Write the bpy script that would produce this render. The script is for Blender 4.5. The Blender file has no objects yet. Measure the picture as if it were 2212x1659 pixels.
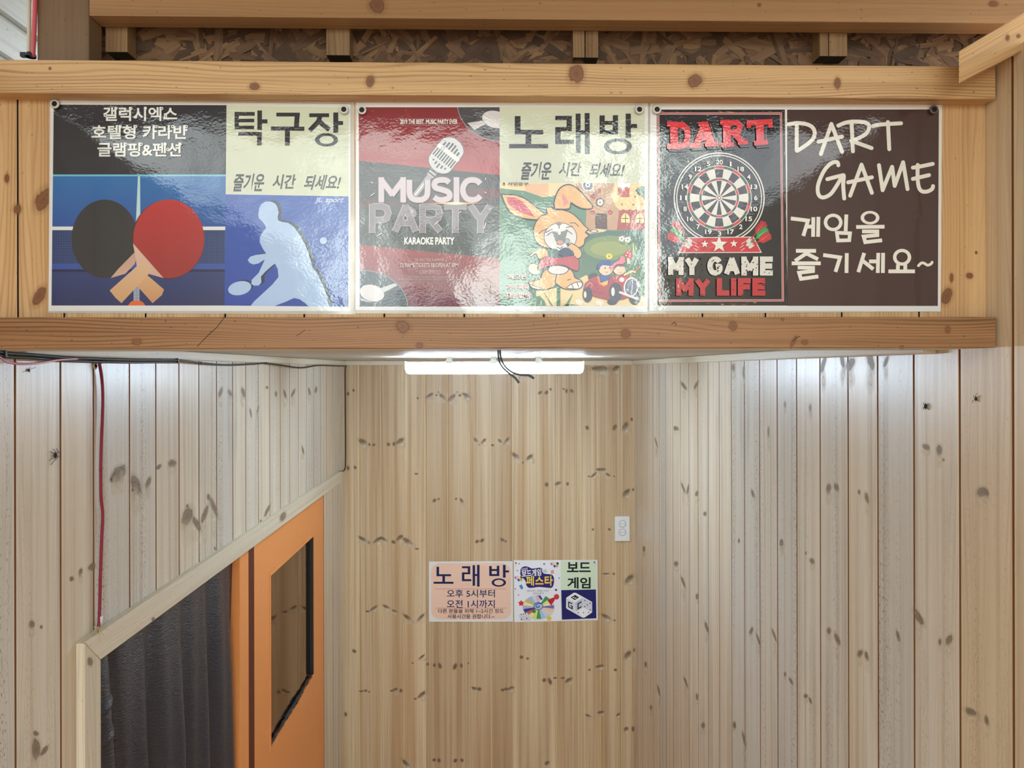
import bpy, bmesh, math, random
from mathutils import Vector, Matrix
random.seed(7)
S = bpy.context.scene
COL = S.collection

# ------------------------------------------------------------------ camera, world, light, exposure
W, H = 2212, 1659
F = 1534.0                       # focal length in pixels
YAW, ROLL = math.radians(1.2), 0.002
VPX, VPY = 1066.0, 799.0         # where the room's depth axis vanishes
SX = VPX - W / 2 + F * math.tan(YAW)
SY = VPY - H / 2
EYE = 2.35                       # camera height above the floor

cd = bpy.data.cameras.new('camera'); cam = bpy.data.objects.new('camera', cd); COL.objects.link(cam)
cd.sensor_fit = 'HORIZONTAL'; cd.sensor_width = 36.0; cd.lens = 36.0 * F / W
cd.shift_x = -SX / W; cd.shift_y = SY / W
cd.clip_start = 0.02
cam.matrix_world = (Matrix.Translation((0, 0, EYE)) @ Matrix.Rotation(-YAW, 4, 'Z')
                    @ Matrix.Rotation(math.pi / 2, 4, 'X') @ Matrix.Rotation(-ROLL, 4, 'Z'))
S.camera = cam

vs = S.view_settings
S.display_settings.display_device = 'sRGB'
vs.view_transform = 'Standard'; vs.look = 'None'; vs.gamma = 1.0; vs.use_curve_mapping = False
vs.exposure = 0.14
S.cycles.max_bounces = 7; S.cycles.diffuse_bounces = 5; S.cycles.glossy_bounces = 3
S.cycles.use_adaptive_sampling = True; S.cycles.adaptive_threshold = 0.04
S.cycles.transparent_max_bounces = 8
S.cycles.use_denoising = True

LAMP_W = 70.0
SKY_W = 2.8

def lin(c):
    return tuple(((v / 255) / 12.92 if v / 255 <= 0.04045 else ((v / 255 + 0.055) / 1.055) ** 2.4) for v in c[:3])

world = bpy.data.worlds.new('daylight'); S.world = world; world.use_nodes = True
nt = world.node_tree; nt.nodes.clear()
def wn(t, **k):
    n = nt.nodes.new(t)
    for a, b in k.items(): setattr(n, a, b)
    return n
tc = wn('ShaderNodeTexCoord'); sep = wn('ShaderNodeSeparateXYZ'); nt.links.new(tc.outputs['Generated'], sep.inputs[0])
no = wn('ShaderNodeTexNoise'); no.inputs['Scale'].default_value = 6.0; no.inputs['Detail'].default_value = 6.0
nt.links.new(tc.outputs['Generated'], no.inputs['Vector'])
ma = wn('ShaderNodeMath', operation='MULTIPLY_ADD'); ma.inputs[1].default_value = 0.9; ma.inputs[2].default_value = -0.45
nt.links.new(no.outputs['Fac'], ma.inputs[0])
ad = wn('ShaderNodeMath', operation='ADD'); nt.links.new(ma.outputs[0], ad.inputs[0]); nt.links.new(sep.outputs['Z'], ad.inputs[1])
mr = wn('ShaderNodeMapRange'); mr.inputs['From Min'].default_value = -0.5; mr.inputs['From Max'].default_value = 0.5
nt.links.new(ad.outputs[0], mr.inputs['Value'])
cr = wn('ShaderNodeValToRGB'); e = cr.color_ramp.elements     # ground, hedge, overcast sky
e[0].position = 0.0; e[0].color = (0.40, 0.38, 0.35, 1)
e[1].position = 1.0; e[1].color = (0.90, 0.97, 1.06, 1)
for p, c in ((0.44, (0.46, 0.43, 0.39)), (0.49, (0.14, 0.17, 0.11)), (0.57, (0.24, 0.29, 0.20)), (0.62, (1.3, 1.42, 1.36)), (0.82, (0.98, 1.04, 1.10))):
    q = e.new(p); q.color = c + (1,)
nt.links.new(mr.outputs[0], cr.inputs['Fac'])
def wmath(op, a, b=None, c=None):
    n = wn('ShaderNodeMath', operation=op)
    for i, v in enumerate((a, b, c)):
        if v is None: continue
        if isinstance(v, (int, float)): n.inputs[i].default_value = v
        else: nt.links.new(v, n.inputs[i])
    return n.outputs[0]
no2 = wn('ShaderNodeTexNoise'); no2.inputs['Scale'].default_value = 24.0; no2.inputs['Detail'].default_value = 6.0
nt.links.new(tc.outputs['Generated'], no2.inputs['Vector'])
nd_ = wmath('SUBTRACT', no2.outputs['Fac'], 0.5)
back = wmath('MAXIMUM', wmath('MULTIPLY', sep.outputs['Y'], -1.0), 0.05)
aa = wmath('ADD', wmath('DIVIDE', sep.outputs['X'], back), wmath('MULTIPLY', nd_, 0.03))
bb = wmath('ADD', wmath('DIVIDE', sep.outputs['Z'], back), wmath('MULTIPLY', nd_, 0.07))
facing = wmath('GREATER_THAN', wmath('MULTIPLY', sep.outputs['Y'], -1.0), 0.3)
glare_patches = None  # bright sky patches added where the posters are to mirror glare
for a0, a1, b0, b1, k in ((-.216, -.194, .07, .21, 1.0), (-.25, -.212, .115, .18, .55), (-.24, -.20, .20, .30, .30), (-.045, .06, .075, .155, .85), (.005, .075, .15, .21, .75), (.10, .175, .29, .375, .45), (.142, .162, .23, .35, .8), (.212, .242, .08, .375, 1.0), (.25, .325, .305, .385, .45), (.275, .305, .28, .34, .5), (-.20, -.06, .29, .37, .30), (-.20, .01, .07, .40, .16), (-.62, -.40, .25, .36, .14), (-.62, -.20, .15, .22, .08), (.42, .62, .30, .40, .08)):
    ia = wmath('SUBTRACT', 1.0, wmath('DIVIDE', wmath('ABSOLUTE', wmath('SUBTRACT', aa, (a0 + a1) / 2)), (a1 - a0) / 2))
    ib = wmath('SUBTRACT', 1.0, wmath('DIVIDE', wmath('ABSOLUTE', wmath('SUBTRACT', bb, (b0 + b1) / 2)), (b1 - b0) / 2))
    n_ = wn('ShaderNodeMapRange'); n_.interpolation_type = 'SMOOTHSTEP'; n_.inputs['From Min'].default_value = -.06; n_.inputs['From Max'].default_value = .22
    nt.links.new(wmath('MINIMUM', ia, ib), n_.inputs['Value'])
    m_ = wmath('MULTIPLY', n_.outputs[0], k); glare_patches = m_ if glare_patches is None else wmath('MAXIMUM', glare_patches, m_)
gm = wn('ShaderNodeMix'); gm.data_type = 'RGBA'; nt.links.new(wmath('MULTIPLY', glare_patches, facing), gm.inputs[0])
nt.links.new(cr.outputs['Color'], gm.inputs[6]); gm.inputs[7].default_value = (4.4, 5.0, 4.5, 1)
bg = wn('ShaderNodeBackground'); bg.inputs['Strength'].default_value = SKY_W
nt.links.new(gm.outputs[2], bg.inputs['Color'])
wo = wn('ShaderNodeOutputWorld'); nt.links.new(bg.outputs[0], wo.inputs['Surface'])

# ------------------------------------------------------------------ measuring: rays from the eye point to a plane of the room
_cy, _sy, _cr, _sr = math.cos(YAW), math.sin(YAW), math.cos(ROLL), math.sin(ROLL)
def ray(px, py):
    u = (px - (W / 2 + SX)) / F; v = -(py - (H / 2 + SY)) / F
    u, v = _cr * u + _sr * v, -_sr * u + _cr * v
    X = u * _cy + _sy; Y = -u * _sy + _cy
    return X / Y, v / Y
def onY(px, py, Y):
    a, b = ray(px, py); return Vector((a * Y, Y, b * Y + EYE))
def onX(px, py, X):
    a, b = ray(px, py); Y = X / a; return Vector((X, Y, b * Y + EYE))
def onZ(px, py, z):
    a, b = ray(px, py); Y = (z - EYE) / b; return Vector((a * Y, Y, z))

XL, XR, YB = -0.742, 0.703, 3.51        # the booth's left, right and back board faces
YP = 1.0                                # face of the header panel
CEIL = EYE + 0.046

# ------------------------------------------------------------------ materials
def mat(name):
    m = bpy.data.materials.new(name); m.use_nodes = True
    return m, m.node_tree.nodes, m.node_tree.links, m.node_tree.nodes['Principled BSDF']
def plain(name, c, rough=0.5, metal=0.0, coat=0.0, bump=0.0, bscale=60, spec=0.5):
    m, N, L, b = mat(name)
    b.inputs['Base Color'].default_value = lin(c) + (1,)
    b.inputs['Roughness'].default_value = rough; b.inputs['Metallic'].default_value = metal
    b.inputs['Coat Weight'].default_value = coat; b.inputs['Specular IOR Level'].default_value = spec
    n = N.new('ShaderNodeTexNoise'); n.inputs['Scale'].default_value = bscale; n.inputs['Detail'].default_value = 4
    g = N.new('ShaderNodeNewGeometry'); L.new(g.outputs['Position'], n.inputs['Vector'])
    if bump:
        bp = N.new('ShaderNodeBump'); bp.inputs['Strength'].default_value = bump; bp.inputs['Distance'].default_value = 0.002
        L.new(n.outputs['Fac'], bp.inputs['Height']); L.new(bp.outputs[0], b.inputs['Normal'])
    mx = N.new('ShaderNodeMix'); mx.data_type = 'RGBA'; mx.blend_type = 'MULTIPLY'; mx.inputs[0].default_value = 0.25
    mx.inputs[6].default_value = lin(c) + (1,); L.new(n.outputs['Color'], mx.inputs[7])
    cr = N.new('ShaderNodeValToRGB'); cr.color_ramp.elements[0].color = (.7, .7, .7, 1); cr.color_ramp.elements[1].color = (1, 1, 1, 1)
    L.new(n.outputs['Fac'], cr.inputs[0]); L.new(cr.outputs[0], mx.inputs[7]); L.new(mx.outputs[2], b.inputs['Base Color'])
    return m

def wood(name, base, dark, light, rough=0.5, ring=0.5, specks=0.0, vary=0.5, coat=0.0, streak=0.5, dots=0.5, grey=None, period=0.0075):
    """Pine: UV.x runs across a board and UV.y along it (metres); the 'rnd' UV map holds two numbers per board."""
    m, N, L, b = mat(name)
    def nd(t, **k):
        n = N.new(t)
        for a, v in k.items(): setattr(n, a, v)
        return n
    def M(op, a, b_=None, c=None):
        n = nd('ShaderNodeMath', operation=op)
        for i, v in enumerate((a, b_, c)):
            if v is None: continue
            if isinstance(v, (int, float)): n.inputs[i].default_value = v
            else: L.new(v, n.inputs[i])
        return n.outputs[0]
    def noise(sx, sy, detail=3, dist=0.0, vec=None):
        mp = nd('ShaderNodeMapping'); mp.inputs['Scale'].default_value = (sx, sy, 1); L.new(vec or uv, mp.inputs['Vector'])
        n = nd('ShaderNodeTexNoise'); n.noise_dimensions = '2D'; n.inputs['Scale'].default_value = 1; n.inputs['Detail'].default_value = detail
        n.inputs['Distortion'].default_value = dist
        L.new(mp.outputs[0], n.inputs['Vector']); return n.outputs['Fac']
    def mix(f, a, c, mode='MIX'):
        n = nd('ShaderNodeMix'); n.data_type = 'RGBA'; n.blend_type = mode
        for i, v in ((0, f), (6, a), (7, c)):
            if isinstance(v, (int, float)): n.inputs[i].default_value = v
            elif isinstance(v, tuple): n.inputs[i].default_value = v + (1,)
            else: L.new(v, n.inputs[i])
        return n.outputs[2]
    def rng(v, a, c):
        n = nd('ShaderNodeMapRange'); n.inputs['From Min'].default_value = a; n.inputs['From Max'].default_value = c; L.new(v, n.inputs['Value']); return n.outputs[0]
    u1 = nd('ShaderNodeUVMap'); u1.uv_map = 'UVMap'; uv = u1.outputs[0]
    u2 = nd('ShaderNodeUVMap'); u2.uv_map = 'rnd'; sp = nd('ShaderNodeSeparateXYZ'); L.new(u2.outputs[0], sp.inputs[0])
    r1, r2 = sp.outputs['X'], sp.outputs['Y']
    su = nd('ShaderNodeSeparateXYZ'); L.new(uv, su.inputs[0])
    warp = noise(14, 1.6, 2)
    uu = M('MULTIPLY_ADD', warp, 0.05, su.outputs['X'])
    rings = M('SINE', M('MULTIPLY', uu, 2 * math.pi / period))
    rings = rng(rings, 0.0, 1.0)
    rings = M('MULTIPLY', rings, rng(noise(34, 2.2, 3), 0.28, 0.66))
    st = noise(75, 0.8, 4)
    st2 = noise(24, 0.5, 2)
    fine = noise(900, 25, 2)
    base_l, dark_l, light_l = lin(base), lin(dark), lin(light)
    c = mix(rng(st2, 0.35, 0.68), base_l, light_l)
    c = mix(M('MULTIPLY', rng(r1, 0.0, 1.0), vary), c, mix(0.5, base_l, dark_l))
    if grey: c = mix(M('MULTIPLY', rng(r2, 0.25, 0.9), 0.8), c, lin(grey))
    c = mix(M('MULTIPLY', rng(st, 0.46, 0.78), streak), c, dark_l)
    c = mix(M('MULTIPLY', rings, ring), c, dark_l)
    c = mix(M('MULTIPLY', rng(fine, 0.55, 0.85), 0.22), c, dark_l)
    if specks:
        sv = noise(420, 120, 1)
        mask = M('MULTIPLY', rng(noise(22, 0.7, 2), 0.48, 0.66), rng(r2, 0.2, 0.75))
        c = mix(M('MULTIPLY', M('MULTIPLY', rng(sv, 0.62, 0.70), mask), specks), c, lin((40, 40, 40)))
        mold = M('MULTIPLY', rng(noise(18, 3.0, 4), 0.58, 0.85), 0.25 * specks)
        c = mix(mold, c, lin((96, 98, 96)))
    if dots: c = mix(M('MULTIPLY', rng(noise(230, 150, 0), 0.86, 0.90), dots), c, lin((60, 44, 34)))
    L.new(c, b.inputs['Base Color'])
    b.inputs['Roughness'].default_value = rough; b.inputs['Coat Weight'].default_value = coat; b.inputs['Coat Roughness'].default_value = 0.28
    bp = nd('ShaderNodeBump'); bp.inputs['Strength'].default_value = 0.25; bp.inputs['Distance'].default_value = 0.001
    L.new(M('ADD', st, M('MULTIPLY', fine, 0.5)), bp.inputs['Height']); L.new(bp.outputs[0], b.inputs['Normal'])
    return m

M_BACK  = wood('pine_board_back', (198, 167, 128), (136, 102, 70), (226, 206, 174), 0.5, 0.16, 0.0, 0.6, 0.12, 0.5, dots=0)
M_SIDE  = wood('pine_board_side', (222, 206, 181), (166, 147, 122), (234, 226, 210), 0.40, 0.22, 0.85, 0.25, 0.2, 0.55, dots=0, grey=(210, 207, 200))
M_SIDEW = wood('pine_board_side_daylit', (217, 196, 164), (166, 138, 106), (229, 212, 182), 0.45, 0.25, 0.4, 0.2, 0.1, 0.5, dots=.2)  # daylight's warmer tone outside the booth put into the board colour
M_PANEL = wood('pine_board_header', (210, 170, 122), (158, 112, 68), (222, 186, 138), 0.55, 0.5, 0.0, 0.3, 0.0, 0.4, dots=.3, period=.0055)
M_BATTEN= wood('pine_batten_upper', (208, 166, 116), (136, 94, 56), (216, 178, 128), 0.5, 0.75, 0.0, 0.2, 0.0, 0.35, period=.0046)
M_BATTEN2=wood('pine_batten_lower', (158, 114, 74), (88, 58, 34), (168, 124, 84), 0.5, 0.75, 0.0, 0.2, 0.0, 0.45, period=.0050)
M_BEAM  = wood('pine_beam_weathered', (176, 134, 92), (122, 88, 58), (188, 146, 102), 0.6, 0.25, 0.0, 0.3, 0.0, 0.45)
M_POST  = wood('pine_post_brown', (126, 100, 76), (94, 74, 56), (140, 112, 86), 0.65, 0.15, 0.0, 0.3, 0.0, 0.4)
M_STUB  = wood('pine_rafter_end', (150, 116, 80), (94, 70, 46), (170, 136, 98), 0.65, 0.5, 0.0, 0.3, 0.0, 0.4)
M_TRIM  = wood('pine_trim_pale', (216, 204, 180), (172, 154, 126), (228, 218, 198), 0.5, 0.25, 0.0, 0.1, 0.0, 0.35)
M_CEIL  = wood('ceiling_board', (198, 192, 180), (164, 156, 142), (212, 206, 196), 0.5, 0.15, 0.0, 0.3, 0.0, 0.4)
M_FRESH = plain('groove_wood', (152, 100, 58), 0.8)
M_GROOVE= plain('groove_highlight', (220, 198, 158), 0.6)  # chamfer highlight of the back boards put into the groove colour
M_DARKW = plain('dark_wood_and_shade', (48, 36, 26), 0.9)

# knots: a soft-edged patch laid in the board's own face
def knot_mat(name, core, rim, alpha=1.0, ring=True):
    m, N, L, b = mat(name)
    u = N.new('ShaderNodeUVMap'); u.uv_map = 'UVMap'
    nz = N.new('ShaderNodeTexNoise'); nz.inputs['Scale'].default_value = 2.2; nz.inputs['Detail'].default_value = 3
    g = N.new('ShaderNodeNewGeometry')
    vm = N.new('ShaderNodeVectorMath'); vm.operation = 'MULTIPLY'; vm.inputs[1].default_value = (60, 60, 25); L.new(g.outputs['Position'], vm.inputs[0]); L.new(vm.outputs[0], nz.inputs['Vector'])
    ln = N.new('ShaderNodeVectorMath'); ln.operation = 'LENGTH'; L.new(u.outputs[0], ln.inputs[0])
    ad = N.new('ShaderNodeMath'); ad.operation = 'MULTIPLY_ADD'; ad.inputs[1].default_value = 0.45; L.new(nz.outputs['Fac'], ad.inputs[0]); L.new(ln.outputs['Value'], ad.inputs[2])
    sb = N.new('ShaderNodeMath'); sb.operation = 'SUBTRACT'; sb.inputs[1].default_value = 0.22; L.new(ad.outputs[0], sb.inputs[0])
    cr = N.new('ShaderNodeValToRGB'); e = cr.color_ramp.elements
    e[0].position = 0; e[0].color = lin(core) + (1,); e[1].position = 1; e[1].color = lin(rim) + (1,)
    if not ring: core = rim = tuple(core)
    q = e.new(0.42); q.color = lin(tuple(int(a * .6 + b_ * .4) for a, b_ in zip(core, rim))) + (1,)
    q = e.new(0.52); q.color = lin(tuple(int(a * (.9 if ring else 1)) for a in core)) + (1,)
    q = e.new(0.62); q.color = lin(rim) + (1,)
    L.new(sb.outputs[0], cr.inputs[0]); L.new(cr.outputs[0], b.inputs['Base Color'])
    if ring:
        sn = N.new('ShaderNodeMath'); sn.operation = 'MULTIPLY'; sn.inputs[1].default_value = 44; L.new(sb.outputs[0], sn.inputs[0])
        s2 = N.new('ShaderNodeMath'); s2.operation = 'SINE'; L.new(sn.outputs[0], s2.inputs[0])
        s3 = N.new('ShaderNodeMath'); s3.operation = 'MULTIPLY_ADD'; s3.inputs[1].default_value = .22; s3.inputs[2].default_value = .22; L.new(s2.outputs[0], s3.inputs[0])
        mx = N.new('ShaderNodeMix'); mx.data_type = 'RGBA'; L.new(s3.outputs[0], mx.inputs[0]); L.new(cr.outputs[0], mx.inputs[6]); mx.inputs[7].default_value = lin(rim) + (1,); L.new(mx.outputs[2], b.inputs['Base Color'])
    ar = N.new('ShaderNodeValToRGB'); e = ar.color_ramp.elements
    e[0].position = 0.45 if ring else 0.0; e[0].color = (alpha,) * 3 + (1,); e[1].position = 0.98; e[1].color = (0, 0, 0, 1)
    q = e.new(0.62 if ring else .5); q.color = (alpha * (.24 if ring else .5),) * 3 + (1,)
    if not ring: ar.color_ramp.interpolation = 'EASE'
    L.new(sb.outputs[0], ar.inputs[0]); L.new(ar.outputs[0], b.inputs['Alpha'])
    b.inputs['Roughness'].default_value = 0.5
    return m
K_BACK = knot_mat('knot_back', (98, 72, 56), (166, 138, 106), 0.9)
K_SIDE = knot_mat('knot_side', (112, 92, 76), (190, 172, 148), 0.85)
K_BEAM = knot_mat('knot_beam', (112, 70, 52), (160, 112, 70), 0.9)
K_PALE = knot_mat('knot_flame', (236, 224, 200), (236, 224, 200), 0.5, ring=False)

# ------------------------------------------------------------------ mesh helpers
def newbm():
    bm = bmesh.new(); bm.loops.layers.uv.new('UVMap'); bm.loops.layers.uv.new('rnd'); return bm
def link(name, bm, mats, parent=None, smooth=False, origin=None):
    """link bm (world coordinates) as one mesh; its origin goes to `origin` or the bottom centre"""
    bmesh.ops.recalc_face_normals(bm, faces=bm.faces[:]) if not bm.faces.layers.int.get('keep') else None
    me = bpy.data.meshes.new(name)
    if origin is None:
        xs = [v.co.x for v in bm.verts]; ys = [v.co.y for v in bm.verts]; zs = [v.co.z for v in bm.verts]
        origin = Vector(((min(xs) + max(xs)) / 2, (min(ys) + max(ys)) / 2, min(zs)))
    for v in bm.verts: v.co -= origin
    bm.to_mesh(me); bm.free()
    for m in (mats if isinstance(mats, (list, tuple)) else [mats]): me.materials.append(m)
    if smooth:
        for p in me.polygons: p.use_smooth = True
    o = bpy.data.objects.new(name, me); COL.objects.link(o)
    if parent is not None:
        o.parent = parent; o.location = origin - world_loc(parent)
    else: o.location = origin
    return o
def world_loc(o):
    v = Vector(o.location); p = o.parent
    while p is not None: v += Vector(p.location); p = p.parent
    return v
def tag(o, label, cat, group=None):
    o['label'] = label; o['category'] = cat
    if group: o['group'] = group
    return o
def struct(o): o['kind'] = 'structure'; return o
def thing(name, loc, label, cat, group=None):
    o = bpy.data.objects.new(name, None); COL.objects.link(o); o.location = loc; o.empty_display_size = 0.05
    return tag(o, label, cat, group)

def face(bm, pts, mi=0):
    f = bm.faces.new([bm.verts.new(p) for p in pts]); f.material_index = mi; return f
def box(bm, x0, x1, y0, y1, z0, z1, mi=0):
    r = bmesh.ops.create_cube(bm, size=1.0)
    vs = r['verts']
    for v in vs: v.co = Vector((x0 + (v.co.x + .5) * (x1 - x0), y0 + (v.co.y + .5) * (y1 - y0), z0 + (v.co.z + .5) * (z1 - z0)))
    fs = set()
    for v in vs: fs.update(v.link_faces)
    for f in fs: f.material_index = mi
    return list(fs)
def prism(bm, pts, vec, mi=0):
    """closed prism: polygon pts extruded by vec"""
    a = [bm.verts.new(p) for p in pts]; b_ = [bm.verts.new(Vector(p) + Vector(vec)) for p in pts]
    n = len(pts); fs = [bm.faces.new(a), bm.faces.new(b_[::-1])]
    for i in range(n): fs.append(bm.faces.new([a[i], b_[i], b_[(i + 1) % n], a[(i + 1) % n]]))
    for f in fs: f.material_index = mi
    return fs
def bevel(bm, w, seg=2):
    bmesh.ops.bevel(bm, geom=bm.edges[:], offset=w, segments=seg, affect='EDGES', profile=0.6)
def grain(bm, along, seed=None, faces=None):
    """lay the wood UVs: u across, v along"""
    if seed is None: seed = random.random() * 50
    a = Vector(along).normalized(); uvl = bm.loops.layers.uv['UVMap']; rl = bm.loops.layers.uv['rnd']
    r = (random.random(), random.random())
    bm.normal_update()
    for f in (faces or bm.faces):
        n = f.normal; ac = n.cross(a)
        if ac.length < 0.4:
            ac = a.orthogonal().normalized(); al = a.cross(ac)
        else: ac.normalize(); al = a
        for l in f.loops:
            l[uvl].uv = (l.vert.co.dot(ac) + seed, l.vert.co.dot(al) + seed * 1.7); l[rl].uv = r
def tube(bm, pts, r, n=8, mi=0, cap=True):
    pts = [Vector(p) for p in pts]
    rings = []
    up = Vector((0.13, 0.27, 0.95)).normalized()
    for i, p in enumerate(pts):
        d = (pts[min(i + 1, len(pts) - 1)] - pts[max(i - 1, 0)]).normalized()
        s = d.cross(up)
        if s.length < 1e-3: s = d.orthogonal()
        s.normalize(); t = s.cross(d)
        rr = r[i] if isinstance(r, (list, tuple)) else r
        rings.append([bm.verts.new(p + (s * math.cos(2 * math.pi * k / n) + t * math.sin(2 * math.pi * k / n)) * rr) for k in range(n)])
    for i in range(len(rings) - 1):
        for k in range(n):
            f = bm.faces.new([rings[i][k], rings[i][(k + 1) % n], rings[i + 1][(k + 1) % n], rings[i + 1][k]]); f.material_index = mi; f.smooth = True
    if cap:
        for rg in (rings[0][::-1], rings[-1]): f = bm.faces.new(rg); f.material_index = mi
def smooth_path(pts, k=6):
    P = [Vector(p) for p in pts]; out = []
    for i in range(len(P) - 1):
        p0, p1, p2, p3 = P[max(i - 1, 0)], P[i], P[i + 1], P[min(i + 2, len(P) - 1)]
        for j in range(k):
            t = j / k
            out.append(0.5 * ((2 * p1) + (p2 - p0) * t + (2 * p0 - 5 * p1 + 4 * p2 - p3) * t * t + (3 * p1 - p0 - 3 * p2 + p3) * t ** 3))
    out.append(P[-1]); return out
def disc(bm, c, n, r0, r1, thick, seg=24, mi=0):
    """annulus (r0 may be 0) of given thickness standing on plane through c with outward normal n"""
    n = Vector(n).normalized(); a = n.orthogonal().normalized(); b_ = n.cross(a); c = Vector(c)
    def ring(r, h): return [bm.verts.new(c + n * h + (a * math.cos(2 * math.pi * k / seg) + b_ * math.sin(2 * math.pi * k / seg)) * r) for k in range(seg)]
    prof = [(r1, 0), (r1, thick * .6), (r1 - thick * .4, thick)] + ([(max(r0, 1e-5), thick)] if r0 > 0 else []) + ([(r0, 0)] if r0 > 0 else [])
    rg = [ring(r, h) for r, h in prof]
    for i in range(len(rg) - 1):
        for k in range(seg):
            f = bm.faces.new([rg[i][k], rg[i][(k + 1) % seg], rg[i + 1][(k + 1) % seg], rg[i + 1][k]]); f.material_index = mi
    if r0 <= 0: f = bm.faces.new(rg[-1]); f.material_index = mi

def knots(bm, lst, proj, mi, out, grow=1.9):
    """knots: (px, py, rx, ry, angle) measured on the board face; `proj` carries them to it; a patch lies 0.3 mm proud"""
    uvl = bm.loops.layers.uv['UVMap']; out = Vector(out)
    for j, k in enumerate(lst):
        x, y, rx, ry = k[:4]; an = math.radians(k[4] if len(k) > 4 else 0); m_ = k[5] if len(k) > 5 else mi
        c = bm.verts.new(proj(x, y) + out * (1 + j * 0.002)); ring = []; n = 16
        for i in range(n):
            t = 2 * math.pi * i / n; ex, ey = rx * grow * math.cos(t), ry * grow * math.sin(t)
            ring.append((bm.verts.new(proj(x + ex * math.cos(an) - ey * math.sin(an), y + ex * math.sin(an) + ey * math.cos(an)) + out * (1 + j * 0.002)), (math.cos(t), math.sin(t))))
        for i in range(n):
            (va, ua), (vb, ub) = ring[i], ring[(i + 1) % n]
            f = bm.faces.new([c, va, vb]); f.material_index = m_
            for l in f.loops: l[uvl].uv = (0, 0) if l.vert is c else (ua if l.vert is va else ub)

def crack(bm, pts, proj, w_, mi, out):
    """a thin dark split along pts, w_ pixels wide"""
    out = Vector(out)
    for i in range(len(pts) - 1):
        (xa, ya), (xb, yb) = pts[i], pts[i + 1]; d = math.hypot(xb - xa, yb - ya); nx, ny = -(yb - ya) / d * w_ / 2, (xb - xa) / d * w_ / 2
        face(bm, [proj(xa + nx, ya + ny) + out, proj(xa - nx, ya - ny) + out, proj(xb - nx, yb - ny) + out, proj(xb + nx, yb + ny) + out], mi)
def boards(bm, edges, P, gw, depth, zr, ch=0.0006, gi=1, mi=lambda i: 0):
    """tongue-and-groove boards: edges along t, P(t, depth_in, z) -> point, zr(i) -> (z0, z1) of board i"""
    uvl = bm.loops.layers.uv['UVMap']; rl = bm.loops.layers.uv['rnd']
    for i in range(len(edges) - 1):
        t0, t1 = edges[i], edges[i + 1]; z0, z1 = zr(i); w = t1 - t0; mid = (t0 + t1) / 2
        seed = (i // 2) * 3.37 + random.random() * .01; sgn = 1 if i % 2 else -1; r = (random.random(), random.random())
        prof = [(t0 + gw / 2, depth), (t0 + gw / 2, ch), (t0 + gw / 2 + ch * 2, 0), (t1 - gw / 2 - ch * 2, 0), (t1 - gw / 2, ch), (t1 - gw / 2, depth)]
        for a, b_ in zip(prof[:-1], prof[1:]):
            f = face(bm, [P(a[0], a[1], z0), P(b_[0], b_[1], z0), P(b_[0], b_[1], z1), P(a[0], a[1], z1)], gi if a[0] == b_[0] else mi(i))
            for l, (t, z) in zip(f.loops, ((a[0], z0), (b_[0], z0), (b_[0], z1), (a[0], z1))):
                l[uvl].uv = ((t - mid) * sgn + seed, z + seed * 1.3); l[rl].uv = r
        for t in ((t0, 1),) if i == 0 else ((t0, 0),):
            face(bm, [P(t[0] - gw / 2, depth, z0), P(t[0] + gw / 2, depth, z0), P(t[0] + gw / 2, depth, z1), P(t[0] - gw / 2, depth, z1)], gi)
def nokeep(bm): bm.faces.layers.int.new('keep')
# ------------------------------------------------------------------ the booth: boarded walls, ceiling, floor
def crop(ox, oy, s): return lambda x, y: (ox + x / s, oy + y / s)
def ktrans(c, s, lst): return [(*c(k[0], k[1]), k[2] / s, k[3] / s, *(k[4:])) for k in lst]

TOP = CEIL
# back wall
bx = [onY(px, 1200, YB).x for px in (776, 823, 872, 919, 967, 1014, 1061, 1107.5, 1153, 1202, 1248, 1296, 1342)]
bx = [XL - .012] + bx + [XR + .012]
bm = newbm()
boards(bm, bx, lambda t, d, z: Vector((t, YB + d, z)), 0.004, 0.004, lambda i: (0.0, TOP), 0.0022)
c1 = crop(680, 780, 2.989); c2 = crop(680, 1200, 2.989)
kb = ktrans(c1, 2.989, [
 (215,210,7,10),(250,190,6,8),(215,690,8,12),(260,687,8,10,-30),(310,520,26,14,30),(352,538,6,9),(380,541,10,7,-20),(476,538,9,9),(510,535,7,11),(552,515,24,12,-35),
 (665,240,6,6),(742,222,22,9,-32),(785,220,6,6),(797,200,4,4),(824,230,20,9,42),(885,236,26,11,-45),(936,222,7,7),(920,200,4,4),(978,222,24,10,28),
 (1040,512,18,8,55),(1090,517,18,8,-50),(1060,540,5,5),(1197,518,16,7,48),(1240,512,20,8,-55),(1222,536,4,4),(1148,543,8,6),(1296,612,26,11,40),(1388,620,22,11,-40),(1344,655,5,5),
 (1455,203,12,8,-35),(1496,203,9,11,20),(1522,182,7,7),(1606,180,6,5),(1625,193,7,11),(1660,193,12,8,40),(1840,48,48,14,0),(1945,46,22,12,-30),(1758,430,9,12,-30),(1936,428,10,16,25),(2005,420,24,14,-60),(2046,376,7,9),
 (655,728,9,5),(1497,797,9,12),(1570,790,17,9,-20),(1632,793,7,10),(1770,744,6,4),(1800,735,20,6,-42),(1848,700,26,8,0),(1895,735,18,6,40),(1932,744,6,4),
 (773,900,12,8,-40),(800,890,5,6),(912,890,5,7,30),(950,905,20,7,60),(1048,1165,11,8,-20),(1080,1158,12,8,-40),(1212,1156,14,8,40),(1232,1164,7,7),(2010,850,24,12,-50),(2055,830,6,8),
 (310,1150,30,9,35),(350,1172,8,8),(405,1155,26,9,-35),(445,1150,20,8,30),(508,1168,12,9,30),(548,1140,22,10,-40),(600,1165,34,12,35),(660,1212,12,5,0),(1795,1087,7,5,-30),(1902,1087,8,6,30)])
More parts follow.
